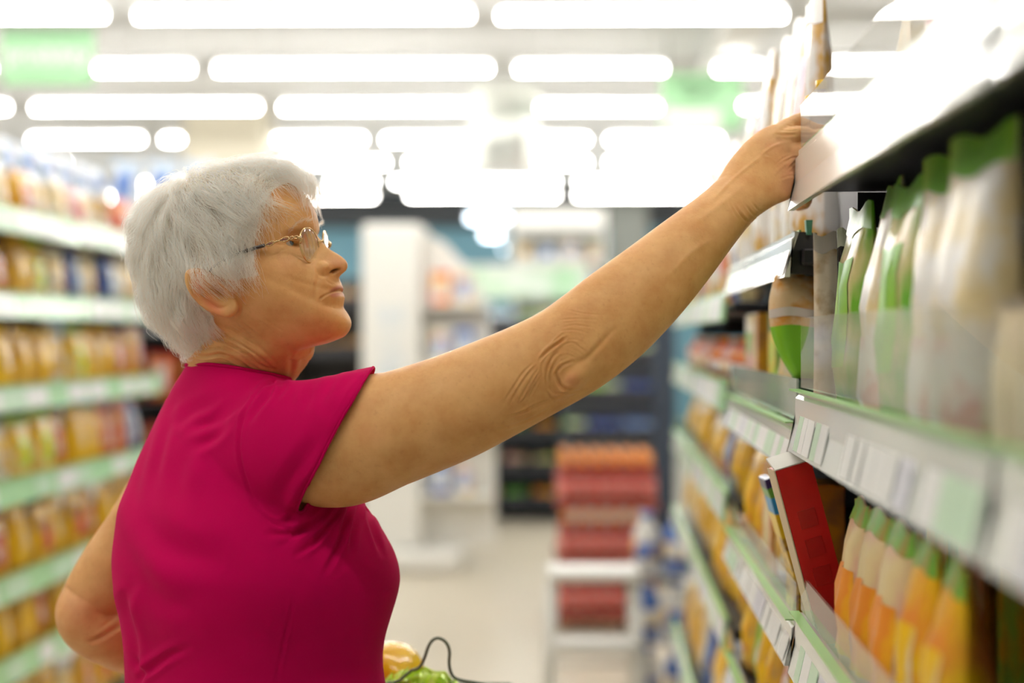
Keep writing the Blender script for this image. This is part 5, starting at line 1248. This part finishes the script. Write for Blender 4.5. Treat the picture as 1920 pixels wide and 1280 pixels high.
nt.links.new(hb.outputs[0], hm_.inputs[1]); nt.links.new(hd_.outputs[0], hm_.inputs[2]); nt.links.new(hm_.outputs[0], out.inputs[0])
strands('hair', HP, n, NP, .00021, .00007, m_hair, PERSON)
# sparse light eyebrows
nb_ = 160; t_ = rh.random(nb_); bxp = 536 + 44 * t_; byp = 434 - 17 * np.sin(t_ * 2.2) - 5 * t_ + rh.normal(0, 2.0, nb_); EB = []
for i in range(nb_):
    for sg in (1, -1):
        w0 = .046 - .026 * t_[i]; u_, v_ = uv(bxp[i], byp[i], w0); best = None
        a_ = math.atan2(v_, u_); q = np.array([u_, v_, w0]); e = np.array([.3, .75, .15]) * rh.uniform(.6, 1.1)
        for s_ in range(4): EB.append(q * [1, 1, sg] + np.array([.002 + .004 * s_ / 3, .0035 * s_ / 3 * e[1], -.002 * s_ / 3 * 0]) )
EB = np.array(EB); strands('eyebrow', cw(uvw2c(EB[:, 0], EB[:, 1], EB[:, 2])) - FEET, 2 * nb_, 4, .00010, .00004, m_hair, PERSON)

# ---------------- spectacles
m_gold = mat('gold_wire', (.72, .52, .26), .25, metal=.9); m_brown = mat('brown_tip', (.035, .022, .018), .3, coat=.4); m_enamel = mat('brown_enamel', (.22, .08, .07), .35)
m_lens = glass_mat('lens', tint=(.97, .98, .97), milk=.0, rough=.01, ior=2.7)
GL0 = cw(uvw2c(*[np.array([q]) for q in (*uv(578, 458, .030), .03)]))[0]
GL = thing('eyeglasses', 'oval gold wire-rimmed glasses on the face of the woman', 'glasses', GL0)
def gobj(mb_fn, name, m, parent=GL, smooth=True):
    return mb_fn
def gl(pts): return list(cw(uvw2c(*np.array(pts, float).T)) - GL0)
for sg in (1, -1):
    pu, pv_ = uv(578.5, 458, .0295)
    ax1 = np.array([-.20, 0, .98 * sg]); ax1 /= np.linalg.norm(ax1); ax2 = np.array([-.10, .995, 0])
    c0 = np.array([pu, pv_, .0295 * sg]); n_ = 40
    loop = [c0 + ax1 * .0215 * math.cos(2 * PI * k / n_) + ax2 * .0222 * math.sin(2 * PI * k / n_) * (1 - .06 * math.sin(2 * PI * k / n_)) for k in range(n_)]
    MB().tube(gl(loop), .00115, 8, True).build('rim', m_gold, GL, True)
    nrm_ = np.cross(ax1, ax2) * sg; nrm_ = nrm_ / np.linalg.norm(nrm_); v = []; f = []
    if nrm_[0] < 0: nrm_ = -nrm_
    for side in (0, 1):
        for j, rr_ in enumerate((1.0, .8, .55, .28)):
            for k in range(n_): v.append(c0 + (np.array(loop[k]) - c0) * rr_ * .985 + nrm_ * (.0016 * (1 - rr_ * rr_) + (.0009 if side else -.0009)))
        v.append(c0 + nrm_ * (.0016 + (.0009 if side else -.0009)))
    B = 4 * n_ + 1
    for side in (0, 1):
        for j in range(3):
            for k in range(n_): q = [side * B + j * n_ + k, side * B + j * n_ + (k + 1) % n_, side * B + (j + 1) * n_ + (k + 1) % n_, side * B + (j + 1) * n_ + k]; f.append(q[::-1] if side == 0 else q)
        for k in range(n_): q = [side * B + 3 * n_ + k, side * B + 3 * n_ + (k + 1) % n_, side * B + 4 * n_]; f.append(q[::-1] if side == 0 else q)
    for k in range(n_): f.append([k, (k + 1) % n_, B + (k + 1) % n_, B + k])
    wv_ = np.array(gl(v)); q = f[-n_ - 1]; ctr = np.array(gl([c0]))[0]; fwd_ = np.array(gl([c0 + nrm_]))[0] - ctr    # the outer glass must face forward
    if np.cross(wv_[q[1]] - wv_[q[0]], wv_[q[2]] - wv_[q[0]]) @ fwd_ < 0: f = [p_[::-1] for p_ in f]
    obj('lens', wv_, f, m_lens, GL, True)
    # temple: hinge, pierced gold bar, dark tip
    def tp(px, py, w0): u_, v_ = uv(px, py, w0); return np.array([u_, v_, w0 * sg])
    hinge = tp(563.5, 447, .0515); rim_e = np.array(loop[0]) * 1.0
    tm_ = MB().tube(gl([rim_e, (rim_e + hinge) / 2 + np.array([.001, .001, 0]), hinge, tp(556, 443.5, .056)]), .0016, 8).build('temple', m_gold, GL, True)
    def pierced(a, b, hw_):
        a, b = np.array(a), np.array(b); m_ = 26; up_ = np.array([.15, 1, 0]) * hw_
        return [a + (b - a) * (.5 - .5 * math.cos(2 * PI * k / m_)) + up_ * math.sin(2 * PI * k / m_) * (.55 + .45 * math.cos(2 * PI * k / m_ - PI) * -1) for k in range(m_)]
    A_, B_, C_, D_, E_, F_, G_ = tp(557, 444, .0555), tp(548, 445.5, .0585), tp(540, 447, .0605), tp(521, 451, .0655), tp(512, 454.5, .0675), tp(495, 459.5, .0705), tp(475, 465.5, .0735)
    dk = MB()
    for a, b_, h_ in ((A_, B_, .0026), (B_, C_, .0030), (C_, D_, .0040), (E_, F_, .0038)):
        MB().tube(gl(pierced(a, b_, h_)), .00085, 6, True).build('wire_loop', m_gold, tm_, True)
        if np.linalg.norm(a - b_) > .01: dk.tube(gl([a * .9 + b_ * .1, a * .5 + b_ * .5, a * .1 + b_ * .9]), [.0005, .0013, .0005], 6)
    dk.build('enamel_inlay', m_enamel, tm_, True)
    MB().tube(gl([D_, E_]), .0013, 8).build('bar', m_gold, tm_, True)
    MB().tube(gl([F_, G_, tp(455, 472, .0745), tp(425, 484, .0752), tp(400, 498, .0758), tp(384, 520, .074)]), [.0022, .0024, .0022, .002, .0016, .0012], 8).build('temple_tip', m_brown, tm_, True)
    MB().tube(gl([np.array(loop[20]), np.array([pu + .0035, pv_ - .001, .0075 * sg]), np.array([pu - .0035, pv_ - .006, .0095 * sg])]), .0006, 6).build('nose_pad_arm', m_gold, GL, True)
    MB().lathe([(.001, -.0012), (.0032, -.0008), (.0032, .0008), (.001, .0012)], 10, gl([[pu - .0040, pv_ - .007, .0098 * sg]])[0]).build('nose_pad', m_lens, GL, True)
pu, pv_ = uv(578.5, 458, .0295)
MB().tube(gl([(pu + .0042, pv_ + .003, .0085), (pu + .0062, pv_ + .0062, .004), (pu + .0066, pv_ + .0068, 0), (pu + .0062, pv_ + .0062, -.004), (pu + .0042, pv_ + .003, -.0085)]), .0010, 8).build('bridge', m_gold, GL, True)

GL.location = tuple(np.array(GL.location) + .001 * (AX * hc - AD * hs))
# ================================================================== basket on her far hand
BD = 2.02
m_wire = mat('green_grey_wire', (.13, .16, .11), .4, metal=.3)
bz = at(850, 1275, BD)[2]
BK0 = at(800, 1275, BD); BK = thing('wire_basket', 'wire shopping basket with a humped rim in front of her belly', 'basket', (BK0[0], BK0[1], bz - .24))
def bl(px, py, d): q = at(px, py, d) - np.array([BK0[0], BK0[1], bz - .24]); return q
r0_ = [bl(772, 1256, BD), bl(781, 1254, BD), bl(790, 1246, BD), bl(797, 1230, BD), bl(803, 1212, BD), bl(811, 1200, BD), bl(821, 1196, BD), bl(832, 1200, BD), bl(840, 1210, BD), bl(843, 1224, BD), bl(842, 1240, BD), bl(844, 1256, BD), bl(850, 1268, BD), bl(862, 1274, BD), bl(890, 1279, BD), bl(925, 1284, BD)]
corner = [bl(960, 1292, BD), bl(965, 1290, BD + .03), bl(960, 1284, BD + .24), bl(940, 1282, BD + .26), bl(800, 1282, BD + .26), bl(715, 1282, BD + .26), bl(688, 1282, BD + .24), bl(680, 1286, BD + .04), bl(692, 1286, BD + .01), bl(742, 1278, BD), bl(760, 1266, BD)]
MB().tube(list(catmull(np.array(r0_ + corner + [r0_[0]]), 150))[:-1], .0022, 8, True).build('rim', m_wire, BK, True)
x0_, x1_ = bl(682, 1280, BD)[0] + .01, bl(955, 1280, BD)[0] - .01; d0_, d1_ = 0.0, .24
bw = x1_ - x0_; cxm = (x0_ + x1_) / 2; top_z = .232
def rect(z, sh): return [(x0_ + sh, d0_ + sh * .6, z), (x1_ - sh, d0_ + sh * .6, z), (x1_ - sh, d1_ - sh * .6, z), (x0_ + sh, d1_ - sh * .6, z)]
for z, sh in ((.004, .03), (.08, .02), (.155, .01)): MB().tube(rect(z, sh), .0016, 6, True).build('wire', m_wire, BK, True)
for i in range(11):
    x = x0_ + .03 + (bw - .06) * i / 10
    MB().tube([(x, d0_ + .001, top_z), (cxm + (x - cxm) * .9, d0_ + .018, .004), (cxm + (x - cxm) * .9, d1_ - .018, .004), (x, d1_ - .001, top_z - .075)], .0013, 6).build('wire', m_wire, BK, True)
for i in range(7):
    y = d0_ + .03 + (d1_ - d0_ - .06) * i / 6
    MB().tube([(x0_ + .002, y, top_z - .02 - .25 * (y - d0_)), (x0_ + .03, y, .004), (x1_ - .03, y, .004), (x1_ - .002, y, top_z - .02 - .25 * (y - d0_))], .0013, 6).build('wire', m_wire, BK, True)
# its carrying loop, held by her far hand
hnd = cw(cpx(606, 1312, 2.262)) - np.array([BK0[0], BK0[1], bz - .24])
MB().tube(list(catmull(np.array([(x0_ + .005, .03, top_z), hnd + [-.01, -.05, .0], hnd + [0, -.02, 0.004], hnd + [.01, .03, .003], (x0_ + .02, .235, top_z)]), 24)), .004, 8).build('handle', m_wire, BK, True)
# lemon-yellow pepper and lettuce lying in it
BW = np.array([BK0[0], BK0[1], bz - .24])
pc = at(737, 1263, 2.16); v = []; f = []; na_, nb_ = 40, 22
for j in range(nb_):
    t = PI * (j + .5) / nb_
    for i in range(na_):
        p_ = 2 * PI * i / na_; r = .045 * math.sin(t) ** .8 * (1 + .07 * math.cos(4 * p_) * math.sin(t)); v.append((r * math.cos(p_), r * math.sin(p_), .052 * math.cos(t) - .010 * math.exp(-(t / .35) ** 2)))
for j in range(nb_ - 1):
    for i in range(na_): f.append([j * na_ + i, (j + 1) * na_ + i, (j + 1) * na_ + (i + 1) % na_, j * na_ + (i + 1) % na_])
f.append(list(range(na_))); f.append([(nb_ - 1) * na_ + i for i in range(na_)][::-1])
pp = thing('yellow_pepper', 'glossy yellow pepper in the wire basket against her shirt', 'vegetable', pc)
pp.rotation_euler = (.9, 2.3, .3)
obj('flesh', v, f, mat('pepper_skin', (.92, .60, .01), .2, coat=.5, noise=(12, (.90, .50, .01), .4, .7)), pp, True)
MB().tube([(0, 0, .04), (.002, 0, .052), (.008, .002, .062)], [.006, .005, .0055], 8).build('stem', mat('pepper_stem', (.16, .32, .05), .5), pp, True)
lc = at(784, 1293, 2.05); lt = thing('lettuce', 'frilly bright green lettuce in the wire basket beside the pepper', 'vegetable', lc - np.array([0, 0, .05]))
m_let1 = mat('lettuce_leaf', (.50, .78, .02), .4, noise=(30, (.70, .88, .10), .4, .65)); rl2 = random.Random(8)
for k in range(15):
    a0 = 2 * PI * k * .382; ring_ = k / 15; tilt_ = .25 + 1.0 * ring_; v = []; f = []; nx_, ny_ = 9, 7
    for j in range(ny_):
        t = j / (ny_ - 1)
        for i in range(nx_):
            s_ = -1 + 2 * i / (nx_ - 1); wd_ = .042 * (math.sin(PI * min(1, .12 + .8 * t)) ** .6); ruff = .007 * (abs(s_) ** 2 + t ** 3) * math.sin(7 * s_ + 9 * t + k) + .004 * math.sin(19 * s_ + k)* t
            x, y, z = s_ * wd_, -.02 * s_ * s_ + ruff - .012 * math.sin(PI * t), t * .075
            y2 = y * math.cos(tilt_) + z * math.sin(tilt_); z2 = -y * math.sin(tilt_) + z * math.cos(tilt_)
            y2 += .006; v.append((x * math.cos(a0) - y2 * math.sin(a0), x * math.sin(a0) + y2 * math.cos(a0), z2))
    for j in range(ny_ - 1):
        for i in range(nx_ - 1): f.append([j * nx_ + i, j * nx_ + i + 1, (j + 1) * nx_ + i + 1, (j + 1) * nx_ + i])
    o = obj('leaf', v, f, m_let1, lt, True); q = o.modifiers.new('t', 'SOLIDIFY'); q.thickness = .0008
# prototypes that nothing was copied from are not kept
for k, p in PROTO.items():
    if k not in used:
        for ch in list(p.children): bpy.data.objects.remove(ch)
        bpy.data.objects.remove(p)
